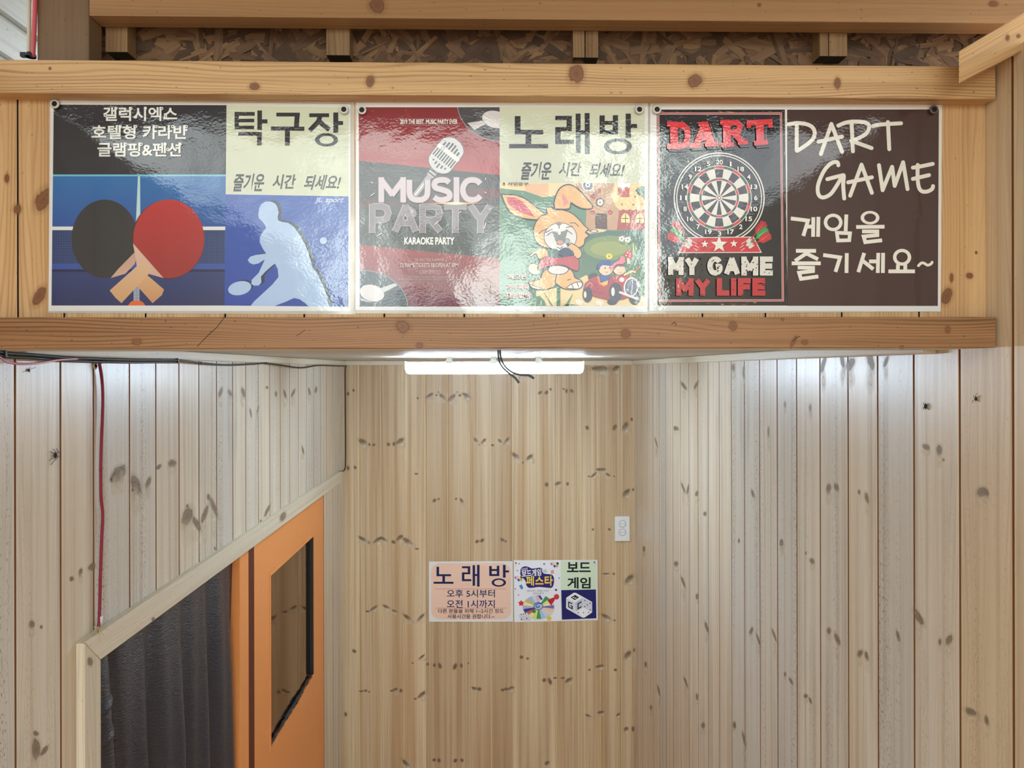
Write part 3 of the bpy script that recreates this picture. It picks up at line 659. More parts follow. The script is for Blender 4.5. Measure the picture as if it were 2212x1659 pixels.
class Art:
    """a drawing on the plane Y; coordinates are read off an enlarged view of the print through T"""
    def __init__(s, Y, T, clip=None, base=0, step=.000012):
        s.Y, s.T, s.clip, s.n, s.step = Y, T, clip, base, step
        s.bm = bmesh.new(); s.cl = s.bm.loops.layers.float_color.new('ink')
    def put(s, p): return onY(*s.T(*p), s.Y) + Vector((0, -s.n * s.step, 0))
    def clipped(s, pts):
        if not s.clip: return pts
        C = s.clip
        for i in range(len(C)):
            a, b_ = C[i], C[(i + 1) % len(C)]; out = []
            def side(p): return (b_[0] - a[0]) * (p[1] - a[1]) - (b_[1] - a[1]) * (p[0] - a[0])
            for j in range(len(pts)):
                p, q = pts[j], pts[(j + 1) % len(pts)]; sp_, sq = side(p), side(q)
                if sp_ >= 0: out.append(p)
                if (sp_ >= 0) != (sq >= 0):
                    t = sp_ / (sp_ - sq); out.append((p[0] + (q[0] - p[0]) * t, p[1] + (q[1] - p[1]) * t))
            pts = out
            if len(pts) < 3: return []
        return pts
    def raw(s, pts, cols):
        f = s.bm.faces.new([s.bm.verts.new(s.put(p)) for p in pts])
        for l, c in zip(f.loops, cols): l[s.cl] = lin(c) + (1,)
    def poly(s, pts, c, c2=None, up=True):
        """flat colour, or a printed fade from c (top) to c2 (bottom)"""
        if up: s.n += 1
        pts = s.clipped(list(pts))
        if len(pts) < 3: return s
        # drop duplicates
        q = [p for i, p in enumerate(pts) if abs(p[0] - pts[i - 1][0]) + abs(p[1] - pts[i - 1][1]) > 1e-4]
        if len(q) < 3: return s
        if c2 is None: s.raw(q, [c] * len(q))
        else:
            y0, y1 = min(p[1] for p in q), max(p[1] for p in q)
            s.raw(q, [tuple(a + (b_ - a) * (p[1] - y0) / max(1e-6, y1 - y0) for a, b_ in zip(c, c2)) for p in q])
        return s
    def rect(s, x0, y0, x1, y1, c, c2=None): return s.poly([(x0, y0), (x1, y0), (x1, y1), (x0, y1)], c, c2)
    def ell(s, x, y, rx, ry, c, rot=0, n=40, a0=0, a1=360, c2=None):
        r = math.radians(rot); full = a1 - a0 >= 360
        pts = []
        for i in range(n + (0 if full else 1)):
            t = math.radians(a0 + (a1 - a0) * i / n); ex, ey = rx * math.cos(t), ry * math.sin(t)
            pts.append((x + ex * math.cos(r) - ey * math.sin(r), y + ex * math.sin(r) + ey * math.cos(r)))
        return s.poly(pts, c, c2)
    def ring(s, x, y, r0, r1, c, a0=0, a1=360, n=48, sy=1.0, up=True):
        if up: s.n += 1
        for i in range(n):
            t0, t1 = (math.radians(a0 + (a1 - a0) * k / n) for k in (i, i + 1))
            s.poly([(x + r * math.cos(t), y + r * math.sin(t) * sy) for r, t in ((r0, t0), (r1, t0), (r1, t1), (r0, t1))], c, up=False)
        return s
    def stroke(s, pts, w, c, cap=True, closed=False, sm=0, up=True):
        """one continuous ribbon with mitred corners and round ends"""
        s.n += 1
        if sm:
            q = smooth_path([(p[0], p[1], 0) for p in pts], sm); pts = [(p.x, p.y) for p in q]
        pts = [p for i, p in enumerate(pts) if i == 0 or math.hypot(p[0] - pts[i - 1][0], p[1] - pts[i - 1][1]) > 1e-3]
        if closed and math.hypot(pts[0][0] - pts[-1][0], pts[0][1] - pts[-1][1]) < 1e-3: pts.pop()
        if not closed and cap:
            for i in range(1, len(pts) - 1):
                ax, ay, bx, by = pts[i][0] - pts[i - 1][0], pts[i][1] - pts[i - 1][1], pts[i + 1][0] - pts[i][0], pts[i + 1][1] - pts[i][1]
                if ax * bx + ay * by < -.2 * math.hypot(ax, ay) * math.hypot(bx, by) and (min(math.hypot(ax, ay), math.hypot(bx, by)) > .1):
                    s.stroke(pts[:i + 1], w, c); return s.stroke(pts[i:], w, c)
        h = w / 2; n = len(pts); A, B = [], []
        def unit(a, b_):
            d = math.hypot(b_[0] - a[0], b_[1] - a[1]) or 1; return (b_[0] - a[0]) / d, (b_[1] - a[1]) / d
        for i in range(n):
            d0 = unit(pts[i - 1], pts[i]) if (i > 0 or closed) else None
            d1 = unit(pts[i], pts[(i + 1) % n]) if (i < n - 1 or closed) else None
            d0 = d0 or d1; d1 = d1 or d0
            mx_, my_ = -(d0[1] + d1[1]), d0[0] + d1[0]; k = math.hypot(mx_, my_)
            if k < .25: mx_, my_, L_ = -d1[1], d1[0], h
            else:
                mx_, my_ = mx_ / k, my_ / k; L_ = min(h / max(.3, mx_ * -d0[1] + my_ * d0[0]), h * 2.2)
            x, y = pts[i]; A.append((x + mx_ * L_, y + my_ * L_)); B.append((x - mx_ * L_, y - my_ * L_))
        for i in range(n if closed else n - 1):
            j = (i + 1) % n; s.poly([A[i], B[i], B[j], A[j]], c, up=False)
        if cap and not closed:
            for i, k in ((0, 1), (n - 1, n - 2)):
                dx, dy = unit(pts[k], pts[i]); x, y = pts[i]; t0 = math.atan2(dy, dx)
                s.poly([(x + h * math.cos(t0 + t), y + h * math.sin(t0 + t)) for t in [-math.pi / 2 + math.pi * m_ / 8 for m_ in range(9)]], c, up=False)
        return s
    def strokes(s, lst, w, c, cap=True, sm=0):
        for p in lst: s.stroke(p, w, c, cap, sm=sm if len(p) > 2 else 0)
        return s
    def text(s, t, x0, y0, x1, y1, c, off=.0, shear=0.0, rise=0.0, c2=None, sp=1.0):
        s.n += 1
        v, fs = text_mesh(t, off, sp)
        ax, bx_ = min(p[0] for p in v), max(p[0] for p in v); ay, by = min(p[1] for p in v), max(p[1] for p in v)
        P = []
        for x, y in v:
            a, b_ = (x - ax) / (bx_ - ax), (y - ay) / (by - ay)
            a2 = (a * (1 - abs(shear)) + (b_ * shear if shear > 0 else (b_ - 1) * shear))
            P.append((x0 + a2 * (x1 - x0), y1 - b_ * (y1 - y0) + rise * (a - .5)))
        for f in fs:
            if c2 is None: s.poly([P[i] for i in f], c, up=False)
            else:
                q = [P[i] for i in f]
                s.raw(q, [tuple(m_ + (n_ - m_) * (p[1] - y0) / (y1 - y0) for m_, n_ in zip(c, c2)) for p in q])
        return s
    def done(s, name, parent, m):
        return link(name, s.bm, m, parent)

GLYPH = {'M': (1.12, [[(0, 1), (0, 0)], [(0, 0), (.5, .72)], [(.5, .72), (1, 0)], [(1, 0), (1, 1)]]), 'U': (.92, [[(0, 0), (0, .62), (.08, .85), (.28, .98), (.5, 1), (.72, .98), (.92, .85), (1, .62), (1, 0)]]),
    'S': (.84, [[(.95, .14), (.75, .02), (.45, 0), (.15, .06), (.03, .24), (.14, .4), (.5, .49), (.86, .6), (.98, .78), (.86, .93), (.55, 1), (.25, .98), (.02, .86)]]), 'I': (0, [[(0, 0), (0, 1)]]), 'C': (.94, [[(.96, .2), (.78, .05), (.5, 0), (.22, .07), (.05, .28), (0, .5), (.05, .72), (.22, .93), (.5, 1), (.78, .95), (.96, .8)]]),
    'P': (.8, [[(0, 1), (0, 0)], [(0, 0), (.62, 0), (.9, .08), (1, .28), (.9, .48), (.62, .56), (0, .56)]]), 'A': (1.0, [[(0, 1), (.5, 0)], [(.5, 0), (1, 1)], [(.2, .68), (.8, .68)]]), 'R': (.84, [[(0, 1), (0, 0)], [(0, 0), (.62, 0), (.9, .08), (1, .28), (.9, .48), (.62, .56), (0, .56)], [(.5, .56), (1, 1)]]),
    'T': (.86, [[(0, 0), (1, 0)], [(.5, 0), (.5, 1)]]), 'Y': (.92, [[(0, 0), (.5, .55)], [(1, 0), (.5, .55)], [(.5, .5), (.5, 1)]]), 'G': (.96, [[(.95, .2), (.78, .05), (.5, 0), (.22, .07), (.05, .28), (0, .5), (.05, .72), (.22, .93), (.5, 1), (.78, .95), (.97, .8), (.97, .54), (.58, .54)]]),
    'E': (.74, [[(0, 0), (0, 1)], [(0, 0), (1, 0)], [(0, .5), (.92, .5)], [(0, 1), (1, 1)]]), 'L': (.7, [[(0, 0), (0, 1)], [(0, 1), (1, 1)]]), 'F': (.72, [[(0, 0), (0, 1)], [(0, 0), (1, 0)], [(0, .5), (.9, .5)]])}
def block(a, word, x0, y0, x1, y1, w_, c, grow=0, gap=1.28):
    """block capitals fitted to a box; w_ is the pen width"""
    wd = [GLYPH[ch][0] for ch in word]; h = y1 - y0 - w_
    k = (x1 - x0 - w_ - gap * w_ * (len(word) - 1)) / sum(wd); x = x0 + w_ / 2
    for ch, g in zip(word, wd):
        for st in GLYPH[ch][1]:
            pts = [(x + u * k * g, y0 + w_ / 2 + v * h) for u, v in st]
            if len(pts) == 2:                                  # square ends flush with the box
                (ax, ay), (bx, by) = pts; d = math.hypot(bx - ax, by - ay); e = w_ / 2 * (.98 if ax == bx or ay == by else .45)
                pts = [(ax - (bx - ax) / d * e, ay - (by - ay) / d * e), (bx + (bx - ax) / d * e, by + (by - ay) / d * e)]
            a.stroke(pts, w_ + grow, c, cap=False, sm=4 if len(pts) > 6 and ch in 'USCG' else 0)
        x += k * g + gap * w_

def poster(name, quad, Y, label, m, base=.0006, film=None, group=None):
    """paper sheet with real thickness standing off the boards; returns (root, height of the print plane)"""
    P = [onY(x, y, Y) for x, y in quad]
    loc = (P[2] + P[3]) / 2
    root = thing(name, loc, label, 'poster', group)
    bm = bmesh.new(); cl = bm.loops.layers.float_color.new('ink')
    for f in prism(bm, P, (0, base, 0)):
        for l in f.loops: l[cl] = lin((228, 229, 230)) + (1,)
    link('paper_sheet', bm, m, root)
    if film:
        bm = bmesh.new(); Q = [onY(x, y, Y) for x, y in film]
        for i in range(4):
            a, b_, c_, d_ = P[i], P[(i + 1) % 4], Q[(i + 1) % 4], Q[i]
            if (a - d_).length < 1e-4 and (b_ - c_).length < 1e-4: continue
            prism(bm, [a, b_, c_, d_], (0, base * .6, 0))
        link('laminate_edge', bm, M_FILM, root)
    return root
M_FILM, N, L, b = mat('clear_laminate'); b.inputs['Base Color'].default_value = (.85, .86, .84, 1); b.inputs['Roughness'].default_value = .12; b.inputs['Alpha'].default_value = .38; b.inputs['Coat Weight'].default_value = 1

YF = YP - .0011           # printed face of the three header posters
TA, TB_, TC, TD, TE, TF, TG = crop(90, 200, 3.385), crop(470, 200, 3.387), crop(750, 200, 3.386), crop(1060, 200, 3.386), crop(1390, 210, 3.457), crop(1680, 210, 3.455), crop(1060, 380, 5.72)
INK = (44, 44, 50)

# ---- poster one: ping-pong
root = poster('poster', [(109, 217), (757, 225), (757, 672), (105, 672)], YF, 'laminated ping-pong poster with crossed bats, leftmost on the header panel', M_LAM, film=[(107, 215), (765, 220), (767, 679), (104, 676)])
q = [(88, 88), (1352, 92), (1337, 1557), (72, 1557)]
a = Art(YF, TA, q)
a.poly(q, (40, 41, 50))
a.poly([(60, 603), (1400, 604), (1400, 985), (60, 985)], (40, 112, 182), (36, 84, 164))
a.rect(60, 985, 1400, 1252, (58, 84, 142)); a.rect(60, 1252, 1400, 1292, (50, 82, 166)); a.rect(60, 1292, 1400, 1312, (28, 36, 76)); a.rect(60, 1312, 1400, 1600, (42, 60, 116), (34, 46, 96))
a.rect(60, 599, 1400, 612, (112, 196, 222)); a.poly([(704, 612), (720, 612), (722, 940), (690, 940)], (186, 222, 228))
a.n += 1
for x in range(80, 1340, 13): a.poly([(x, 1006), (x + 4, 1006), (x + 4, 1250), (x, 1250)], (32, 48, 92), up=False)
a.n += .5
for y in range(1008, 1250, 13): a.poly([(60, y), (1400, y), (1400, y + 4), (60, y + 4)], (32, 48, 92), up=False)
a.rect(60, 980, 1400, 1006, (228, 230, 234))
a.rect(673, 1400, 717, 1525, (196, 208, 226)); a.n += 1
for x in range(680, 716, 11): a.poly([(x, 1410), (x + 3, 1410), (x + 3, 1520), (x, 1520)], (60, 74, 120), up=False)
for y in range(1412, 1520, 12): a.poly([(675, y), (717, y), (717, y + 3), (675, y + 3)], (60, 74, 120), up=False)
a.ell(695, 1572, 64, 54, (222, 108, 58))
a.poly([(755, 1320), (895, 1440), (880, 1480), (812, 1540), (700, 1415)], (214, 172, 128), (196, 144, 104))
bat = lambda cx, tip: [(cx + sx * 1, sy) for sx, sy in tip]
def batpts(cx, cy, rx, ry, side): # blade, drawn to a straight cut towards its throat
    return [(cx + rx * math.cos(math.radians(t)), cy + ry * math.sin(math.radians(t))) for t in range(0, 360, 6)]
a.poly(batpts(462, 1070, 243, 287, 1), (46, 46, 50))
a.poly([(505, 1356), (560, 1290), (680, 1168), (692, 1215), (680, 1255), (612, 1325)], (196, 156, 140), (206, 170, 152))
a.poly([(p[0] - 4, p[1] + 3) for p in batpts(930, 1070, 264, 290, 1)], (60, 26, 30))
a.poly(batpts(930, 1070, 260, 288, 1), (186, 46, 48), (150, 44, 46))
a.poly([(668, 1102), (893, 1357), (850, 1345), (780, 1325), (700, 1300), (688, 1215)], (218, 186, 172), (206, 168, 150))
a.poly([(718, 1250), (760, 1232), (800, 1285), (790, 1320), (584, 1540), (540, 1500), (498, 1447)], (216, 180, 148), (206, 160, 116))
pic = a.done('table_tennis_picture', root, M_LAM)
a = Art(YF, TA, None, 60)
W1 = (234, 236, 234)
for t, x0, y0, x1, y1 in (('갤럭시엑스', 452, 106, 994, 210), ('호텔형 카라반', 370, 238, 1068, 342), ('글램핑&펜션', 410, 366, 1020, 470)): a.text(t, x0, y0, x1, y1, W1, .022)
for x, y in ((545,118),(655,118),(760,116),(880,118),(577,252),(690,250),(838,250),(960,250),(1060,250),(620,380),(730,380),(905,380),(1015,380),(468,168),(690,180),(908,175),(762,310),(925,418)): a.ring(x, y, 5, 12, W1, n=14)
a.done('lettering', pic, M_LAM)
q = [(68, 93), (960, 107), (958, 757), (56, 742)]
a = Art(YF, TB_, q); a.poly(q, (208, 215, 192)); ttl = a.done('title_panel', root, M_LAM)
a = Art(YF, TB_, None, 3)
def cho(lst, dx=0, dy=0):
    for p, w_ in lst: a.stroke([(x + dx, y + dy) for x, y in p], w_, INK, cap=False)
cho([([(140, 141), (140, 268)], 32), ([(124, 156), (272, 156)], 28), ([(140, 205), (268, 204)], 26), ([(124, 256), (268, 255)], 26), ([(308, 131), (308, 274)], 34), ([(308, 211), (365, 211)], 30), ([(152, 302), (324, 302)], 28), ([(306, 302), (306, 386)], 34),
     ([(430, 161), (602, 161)], 28), ([(583, 161), (576, 262)], 36), ([(391, 263), (635, 265)], 30), ([(511, 265), (511, 388)], 36),
     ([(671, 166), (816, 166)], 28), ([(752, 170), (735, 215), (674, 278)], 34), ([(742, 205), (770, 235), (818, 272)], 34), ([(865, 146), (865, 294)], 36), ([(865, 223), (918, 223)], 28)])
a.ring(797, 346, 52, 84, INK, sy=.58); a.done('heading_lettering', ttl, M_LAM); a = Art(YF, TB_, None, 3)
for t, x0, y0, x1, y1 in (('즐거운', 106, 592, 354, 725), ('시간', 396, 598, 580, 706), ('되세요!', 624, 602, 912, 712)): a.text(t, x0, y0, x1, y1, INK, .027, .10)
a.done('greeting_lettering', ttl, M_LAM)
q = [(55, 744), (958, 759), (957, 1567), (42, 1558)]
a = Art(YF, TB_, q); a.poly(q, (44, 86, 182), (34, 70, 168))
sil = [(345,800),(372,796),(400,800),(425,815),(438,840),(447,880),(440,905),(442,935),(470,945),(520,955),(560,985),(600,1040),(640,1110),(662,1170),(685,1240),(690,1275),(735,1330),(765,1400),(800,1490),(818,1570),(672,1570),(640,1540),(600,1512),(560,1503),(500,1530),(415,1562),(240,1562),(270,1525),(330,1470),(400,1405),(446,1350),(440,1290),(420,1250),(395,1270),(350,1310),(318,1345),(320,1390),(300,1412),(265,1412),(247,1400),(250,1370),(275,1345),(300,1320),(330,1255),(345,1222),(300,1250),(262,1258),(235,1246),(220,1225),(240,1200),(280,1188),(355,1178),(330,1140),(308,1095),(310,1060),(330,1020),(356,990),(345,965),(320,935),(302,920),(298,895),(303,850),(318,818)]
a.poly([(x + 24, y - 8) for x, y in sil], (38, 44, 66)); a.ell(178, 1422, 84, 50, (38, 44, 80), -12)
a.poly(sil, (170, 198, 238)); a.ell(162, 1431, 86, 50, (170, 198, 238), -12); a.ell(778, 1087, 27, 25, (40, 60, 120)); a.ell(774, 1083, 26, 24, (172, 200, 238))
pic = a.done('player_silhouette_picture', root, M_LAM)
a = Art(YF, TB_, None, 30); a.text('JL', 708, 768, 775, 812, (176, 190, 228), .05, .2); a.text('sport', 782, 768, 928, 818, (176, 190, 228), .04, .12); a.done('lettering', pic, M_LAM)

# ---- poster two: microphone and singing rabbit
root = poster('poster', [(770, 222), (1400, 222), (1399, 674), (768, 670)], YF, 'laminated singing-room poster with a microphone and a cartoon rabbit, middle of the header panel', M_LAM, film=[(768, 219), (1403, 219), (1402, 679), (766, 677)])
q = [(83, 107), (1115, 107), (1117, 1565), (92, 1565)]
a = Art(YF, TC, q)
a.poly(q, (64, 62, 70))
a.poly([(60, 90), (1200, 90), (1200, 612), (60, 496)], (128, 40, 48), (176, 62, 70)); a.poly([(60, 1112), (1200, 1222), (1200, 1600), (60, 1600)], (158, 58, 70), (112, 48, 76))
a.poly([(60, 496), (1200, 612), (1200, 660), (60, 530)], (48, 46, 54)); a.poly([(520, 830), (1200, 760), (1200, 690), (700, 720)], (104, 46, 56)); a.poly([(60, 770), (520, 820), (60, 850)], (92, 58, 64))
a.ell(1125, 70, 322, 288, (74, 72, 78)); a.ring(1125, 70, 318, 324, (150, 146, 150), sy=.89); a.ell(1085, 197, 100, 62, (212, 208, 212), 14); a.poly([(878, 222), (985, 206), (1012, 232), (930, 274)], (206, 204, 208))
a.ell(105, 1570, 340, 272, (62, 72, 92)); a.ring(105, 1570, 334, 341, (140, 140, 150), sy=.8); a.ell(182, 1467, 90, 60, (216, 214, 220), 14); a.poly([(240, 1432), (348, 1394), (368, 1410), (268, 1462)], (200, 200, 206)); a.poly([(96, 1500), (190, 1540), (96, 1520)], (190, 190, 200))
# microphone, drawn along its own slanting axis
mc, ma_ = (722, 462), math.radians(-52)
def mp_(u, v): return (mc[0] + u * math.cos(ma_) - v * math.sin(ma_), mc[1] + u * math.sin(ma_) + v * math.cos(ma_))
def cap_(u0, u1, r, n=10, k=.75):
    return [mp_(u0 + r * k * math.cos(t), r * math.sin(t)) for t in [math.pi / 2 + math.pi * i / n for i in range(n + 1)]] + [mp_(u1 + r * k * math.cos(t), r * math.sin(t)) for t in [-math.pi / 2 + math.pi * i / n for i in range(n + 1)]]
a.poly([mp_(-130, -32), mp_(-190, -26), mp_(-190, 26), mp_(-130, 32)], (196, 196, 202)); a.n += 1
for i in range(5): a.poly([mp_(-140 - i * 26, -34), mp_(-152 - i * 26, -34), mp_(-152 - i * 26, 34), mp_(-140 - i * 26, 34)], (70, 68, 76), up=False)
a.poly([mp_(-185, -20), mp_(-420, -17), mp_(-420, 17), mp_(-185, 20)], (168, 164, 172)); a.poly([mp_(-250, -6), mp_(-420, -5), mp_(-420, 4), mp_(-250, 5)], (226, 222, 228))
a.ell(450, 872, 62, 40, (150, 142, 150), 25); a.ell(444, 866, 40, 24, (200, 196, 204), 25)
a.poly(cap_(-66, 72, 99), (90, 90, 98)); a.poly(cap_(-64, 70, 94), (208, 208, 214))
a.n += 1
for i in range(9):
    v = -80 + i * 20; a.poly([mp_(-52, v - 5), mp_(12, v - 5), mp_(12, v + 5), mp_(-52, v + 5)], (52, 52, 60), up=False)
for i in range(6):
    v = -62 + i * 25; a.poly([mp_(48, v - 7), mp_(110 - abs(v) * .5, v - 7), mp_(110 - abs(v) * .5, v + 7), mp_(48, v + 7)], (58, 58, 66), up=False)
for i in range(5):
    v = -54 + i * 27; a.poly([mp_(-112 + abs(v) * .5, v - 6), mp_(-72, v - 6), mp_(-72, v + 6), mp_(-112 + abs(v) * .5, v + 6)], (66, 66, 74), up=False)
a.poly([mp_(16, -97), mp_(42, -97), mp_(42, 97), mp_(16, 97)], (226, 226, 230)); a.ring(*mp_(28, -50), 9, 13, (110, 110, 118), n=16)
pic = a.done('microphone_picture', root, M_LAM)
a = Art(YF, TC, None, 60)
block(a, 'MUSIC', 230, 620, 1000, 806, 40, (94, 84, 94), 12, 1.15); block(a, 'MUSIC', 230, 620, 1000, 806, 40, (206, 192, 204), 0, 1.15)
block(a, 'PARTY', 164, 814, 1062, 1032, 40, (196, 186, 198), 9); block(a, 'PARTY', 164, 814, 1062, 1032, 40, (134, 126, 138))
for r, c_ in ((250, (150, 108, 92)), (190, (196, 140, 104)), (120, (236, 184, 122)), (60, (255, 236, 200))): a.ell(790, 812, r, 4 + (250 - r) * .03, c_)
a.n += 1
for x0, y0, x1, y1 in ((172, 758, 200, 738), (176, 656, 188, 664), (220, 1050, 256, 1030), (1002, 995, 1014, 955), (1012, 628, 1012, 640), (1005, 728, 1018, 738), (818, 884, 832, 872), (640, 965, 668, 945)): a.stroke([(x0, y0), (x1, y1)], 6, (230, 224, 228), up=False)
a.text('2019 THE BEST  MUSIC PARTY EVER', 388, 198, 808, 233, (240, 236, 236), .03); a.n += 1
for y in (192, 240): a.poly([(388, y), (810, y), (810, y + 2), (388, y + 2)], (190, 150, 150), up=False)
a.text('KARAOKE PARTY', 418, 1059, 786, 1114, (240, 240, 242), .04); a.text('DJ  PNGTREE & JIMMYLI', 500, 1215, 708, 1241, (206, 190, 196)); a.text('DJ NAME/TICKETS 5$/OPEN AT 8PM/', 392, 1248, 820, 1289, (214, 198, 204), .01)
a.text('LOREM 2019/12/12', 530, 1300, 682, 1328, (206, 190, 196)); a.text('LOREM IPSUM DOLOR SIT AMET CONSECTETUR', 432, 1345, 775, 1359, (190, 170, 178)); a.text('ADIPISCING ELIT PROIN PLACERAT NON LECTUS EU VULPUTATE', 378, 1362, 835, 1376, (190, 170, 178))
a.done('lettering', pic, M_LAM)
q = [(66, 104), (1128, 108), (1128, 668), (67, 660)]
a = Art(YF, TD, q); a.poly(q, (206, 212, 191)); ttl = a.done('title_panel', root, M_LAM)
a = Art(YF, TD, None, 3)
cho([([(197, 172), (197, 305)], 42), ([(178, 289), (384, 289)], 32), ([(276, 290), (276, 395)], 42), ([(134, 392), (420, 392)], 32),
     ([(472, 186), (593, 186)], 32), ([(574, 186), (574, 280)], 38), ([(472, 267), (593, 267)], 30), ([(492, 260), (492, 376)], 40), ([(472, 361), (609, 361)], 32), ([(639, 154), (641, 441)], 36), ([(705, 150), (707, 451)], 36), ([(641, 290), (705, 290)], 30),
     ([(815, 167), (815, 304)], 38), ([(912, 165), (912, 304)], 38), ([(815, 222), (912, 222)], 28), ([(815, 290), (912, 290)], 30), ([(1006, 154), (1006, 330)], 38), ([(1006, 245), (1070, 245)], 30)])
a.ring(930, 393, 64, 102, INK, sy=.57); a.done('heading_lettering', ttl, M_LAM); a = Art(YF, TD, None, 3)
for t, x0, y0, x1, y1 in (('즐거운', 212, 506, 456, 640), ('시간', 492, 508, 670, 614), ('되세요!', 714, 514, 988, 622)): a.text(t, x0, y0, x1, y1, INK, .027, .10)
a.done('greeting_lettering', ttl, M_LAM)

q = [(113, 86), (1904, 92), (1905, 1606), (115, 1606)]
a = Art(YF, TG, q)
a.poly(q, (104, 146, 122), (78, 118, 108)); NAV = (34, 44, 72); TAN = (232, 184, 126)
a.poly([(100, 80), (1150, 80), (820, 240), (640, 262), (420, 185), (100, 150)], (238, 220, 172)); a.poly([(420, 95), (715, 92), (715, 250), (640, 262), (430, 190)], (234, 190, 150))
a.poly([(1170, 640), (1500, 680), (1910, 668), (1910, 1500), (1100, 1400)], (72, 110, 106), (92, 128, 92)); a.ell(1480, 890, 330, 150, (126, 148, 92)); a.ell(1460, 900, 230, 90, (150, 164, 98))
a.poly([(560, 1420), (900, 1370), (1180, 1225), (1300, 1300), (1910, 1500), (1910, 1610), (560, 1610)], (234, 212, 160))
a.poly([(1040, 80), (1600, 80), (1575, 668), (1170, 668), (1185, 400)], (196, 156, 124)); a.poly([(1590, 410), (1910, 418), (1910, 668), (1558, 668)], (176, 66, 70))
rf = [(1530, 80), (1910, 80), (1910, 425)] + [(1880 - i * 40, 415 + (14 if i % 2 else -4)) for i in range(8)] + [(1545, 380), (1490, 250)]
a.poly(rf, (240, 208, 150)); a.poly([(1220, 260), (1340, 140), (1370, 180), (1280, 290)], (160, 84, 72))
for x in (1665, 1840): a.poly([(x - 56, 575), (x - 50, 505), (x - 25, 470), (x, 460), (x + 25, 470), (x + 50, 505), (x + 56, 580)], (246, 228, 150)); a.stroke([(x, 475), (x, 575)], 10, (70, 40, 40), up=False); a.stroke([(x - 40, 525), (x + 40, 525)], 10, (70, 40, 40), up=False)
a.poly([(1290, 465), (1437, 465), (1440, 662), (1290, 648)], (92, 58, 56)); a.stroke([(1305, 480), (1422, 480), (1425, 640), (1305, 632)], 7, (50, 32, 36), closed=True)
a.ell(1352, 328, 54, 58, (86, 56, 62)); a.ell(1352, 328, 36, 40, (238, 226, 218)); a.ell(1350, 328, 10, 10, (60, 40, 50))
a.ell(1200, 118, 70, 66, (50, 62, 110)); a.ring(1200, 118, 60, 72, (238, 240, 244), n=30); a.ell(1200, 112, 30, 30, (230, 232, 240)); a.ell(1200, 112, 14, 14, (40, 50, 90))
a.ell(1257, 450, 30, 28, (184, 50, 56)); a.ell(1478, 450, 30, 28, (184, 50, 56))
a.poly([(1568, 140), (1716, 140), (1712, 262), (1602, 262), (1600, 232), (1570, 225)], (196, 74, 66)); a.n += 1
for y in (180, 205, 235): a.poly([(1570, y), (1714, y), (1714, y + 5), (1570, y + 5)], (132, 40, 42), up=False)
a.poly([(1566, 80), (1728, 80), (1722, 140), (1700, 150), (1680, 130), (1660, 140), (1630, 190), (1612, 150), (1590, 135), (1575, 150)], (246, 246, 248))
for x, y in ((1620, 352), (1762, 355), (1870, 350), (1784, 256)): a.ell(x, y, 11, 14, (150, 116, 84))
a.poly([(1785, 178), (1850, 125), (1910, 130), (1910, 305), (1862, 250), (1822, 235)], (46, 88, 72)); a.poly([(1180, 690), (1280, 655), (1442, 668), (1400, 690), (1230, 715)], (232, 214, 170)); a.ell(1275, 682, 56, 20, (120, 50, 60)); a.ell(1275, 682, 38, 11, (240, 232, 224))
for x, y in ((1617, 777), (1692, 787)):
    for k in range(5): a.ell(x + 24 * math.cos(k * 1.257), y + 22 * math.sin(k * 1.257), 16, 15, (240, 238, 236), n=14)
    a.ell(x, y, 10, 9, (150, 50, 56), n=12)
a.poly([(1590, 822), (1630, 858), (1655, 822), (1630, 835)], (40, 96, 84)); a.poly([(1665, 835), (1710, 830), (1770, 800), (1720, 848)], (40, 96, 84))
for k in range(6): a.ell(1463 + 26 * math.cos(k * 1.047), 994 + 22 * math.sin(k * 1.047), 18, 16, (242, 222, 96), n=12)
a.ell(1463, 994, 12, 11, (160, 80, 40), n=12)
a.poly([(1680, 1010), (1714, 1008), (1722, 1085), (1685, 1088)], (240, 220, 186)); a.poly([(1645, 975), (1665, 938), (1705, 922), (1745, 948), (1757, 1005), (1720, 1022), (1690, 1018)], (208, 60, 84)); [a.ell(x, y, 9, 9, (250, 230, 226), n=10) for x, y in ((1690, 948), (1722, 960), (1718, 992), (1672, 985))]
a.n += 1
for p in ([(640, 1412), (700, 1500), (770, 1606), (745, 1606)], [(818, 1385), (860, 1380), (860, 1606), (812, 1606)], [(910, 1606), (1016, 1455), (960, 1606)], [(470, 1606), (520, 1500), (600, 1480), (660, 1540), (690, 1606)], [(870, 1600), (1000, 1585), (1100, 1602)]): a.poly(p, (74, 122, 96), up=False)
for x, y in ((1090, 1560), (1340, 1570)):
    for k in range(5): a.ell(x + 28 * math.cos(k * 1.257 - .4), y + 20 * math.sin(k * 1.257), 22, 20, (238, 232, 218), n=14)
def lined(pts, c, w_=15, sm=3):
    q_ = smooth_path([(x, y, 0) for x, y in list(pts) + [pts[0]]], sm); q_ = [(v.x, v.y) for v in q_[:-1]]
    a.poly(q_, c); a.stroke(q_, w_, NAV, closed=True)
lined([(525, 1080), (600, 1120), (600, 1210), (520, 1215), (468, 1170), (478, 1100)], (242, 222, 180), 8)
lined([(130, 228), (210, 232), (330, 245), (450, 300), (560, 385), (660, 465), (720, 470), (690, 540), (560, 545), (400, 525), (270, 475), (190, 375)], TAN)
a.poly([(195, 262), (300, 270), (400, 325), (470, 410), (545, 510), (400, 465), (280, 412), (215, 345)], (204, 76, 100))
lined([(790, 410), (782, 330), (812, 225), (855, 155), (930, 112), (1015, 122), (1105, 190), (1200, 300), (1262, 380), (1215, 412), (1120, 402), (1040, 365), (990, 335), (965, 410)], TAN)
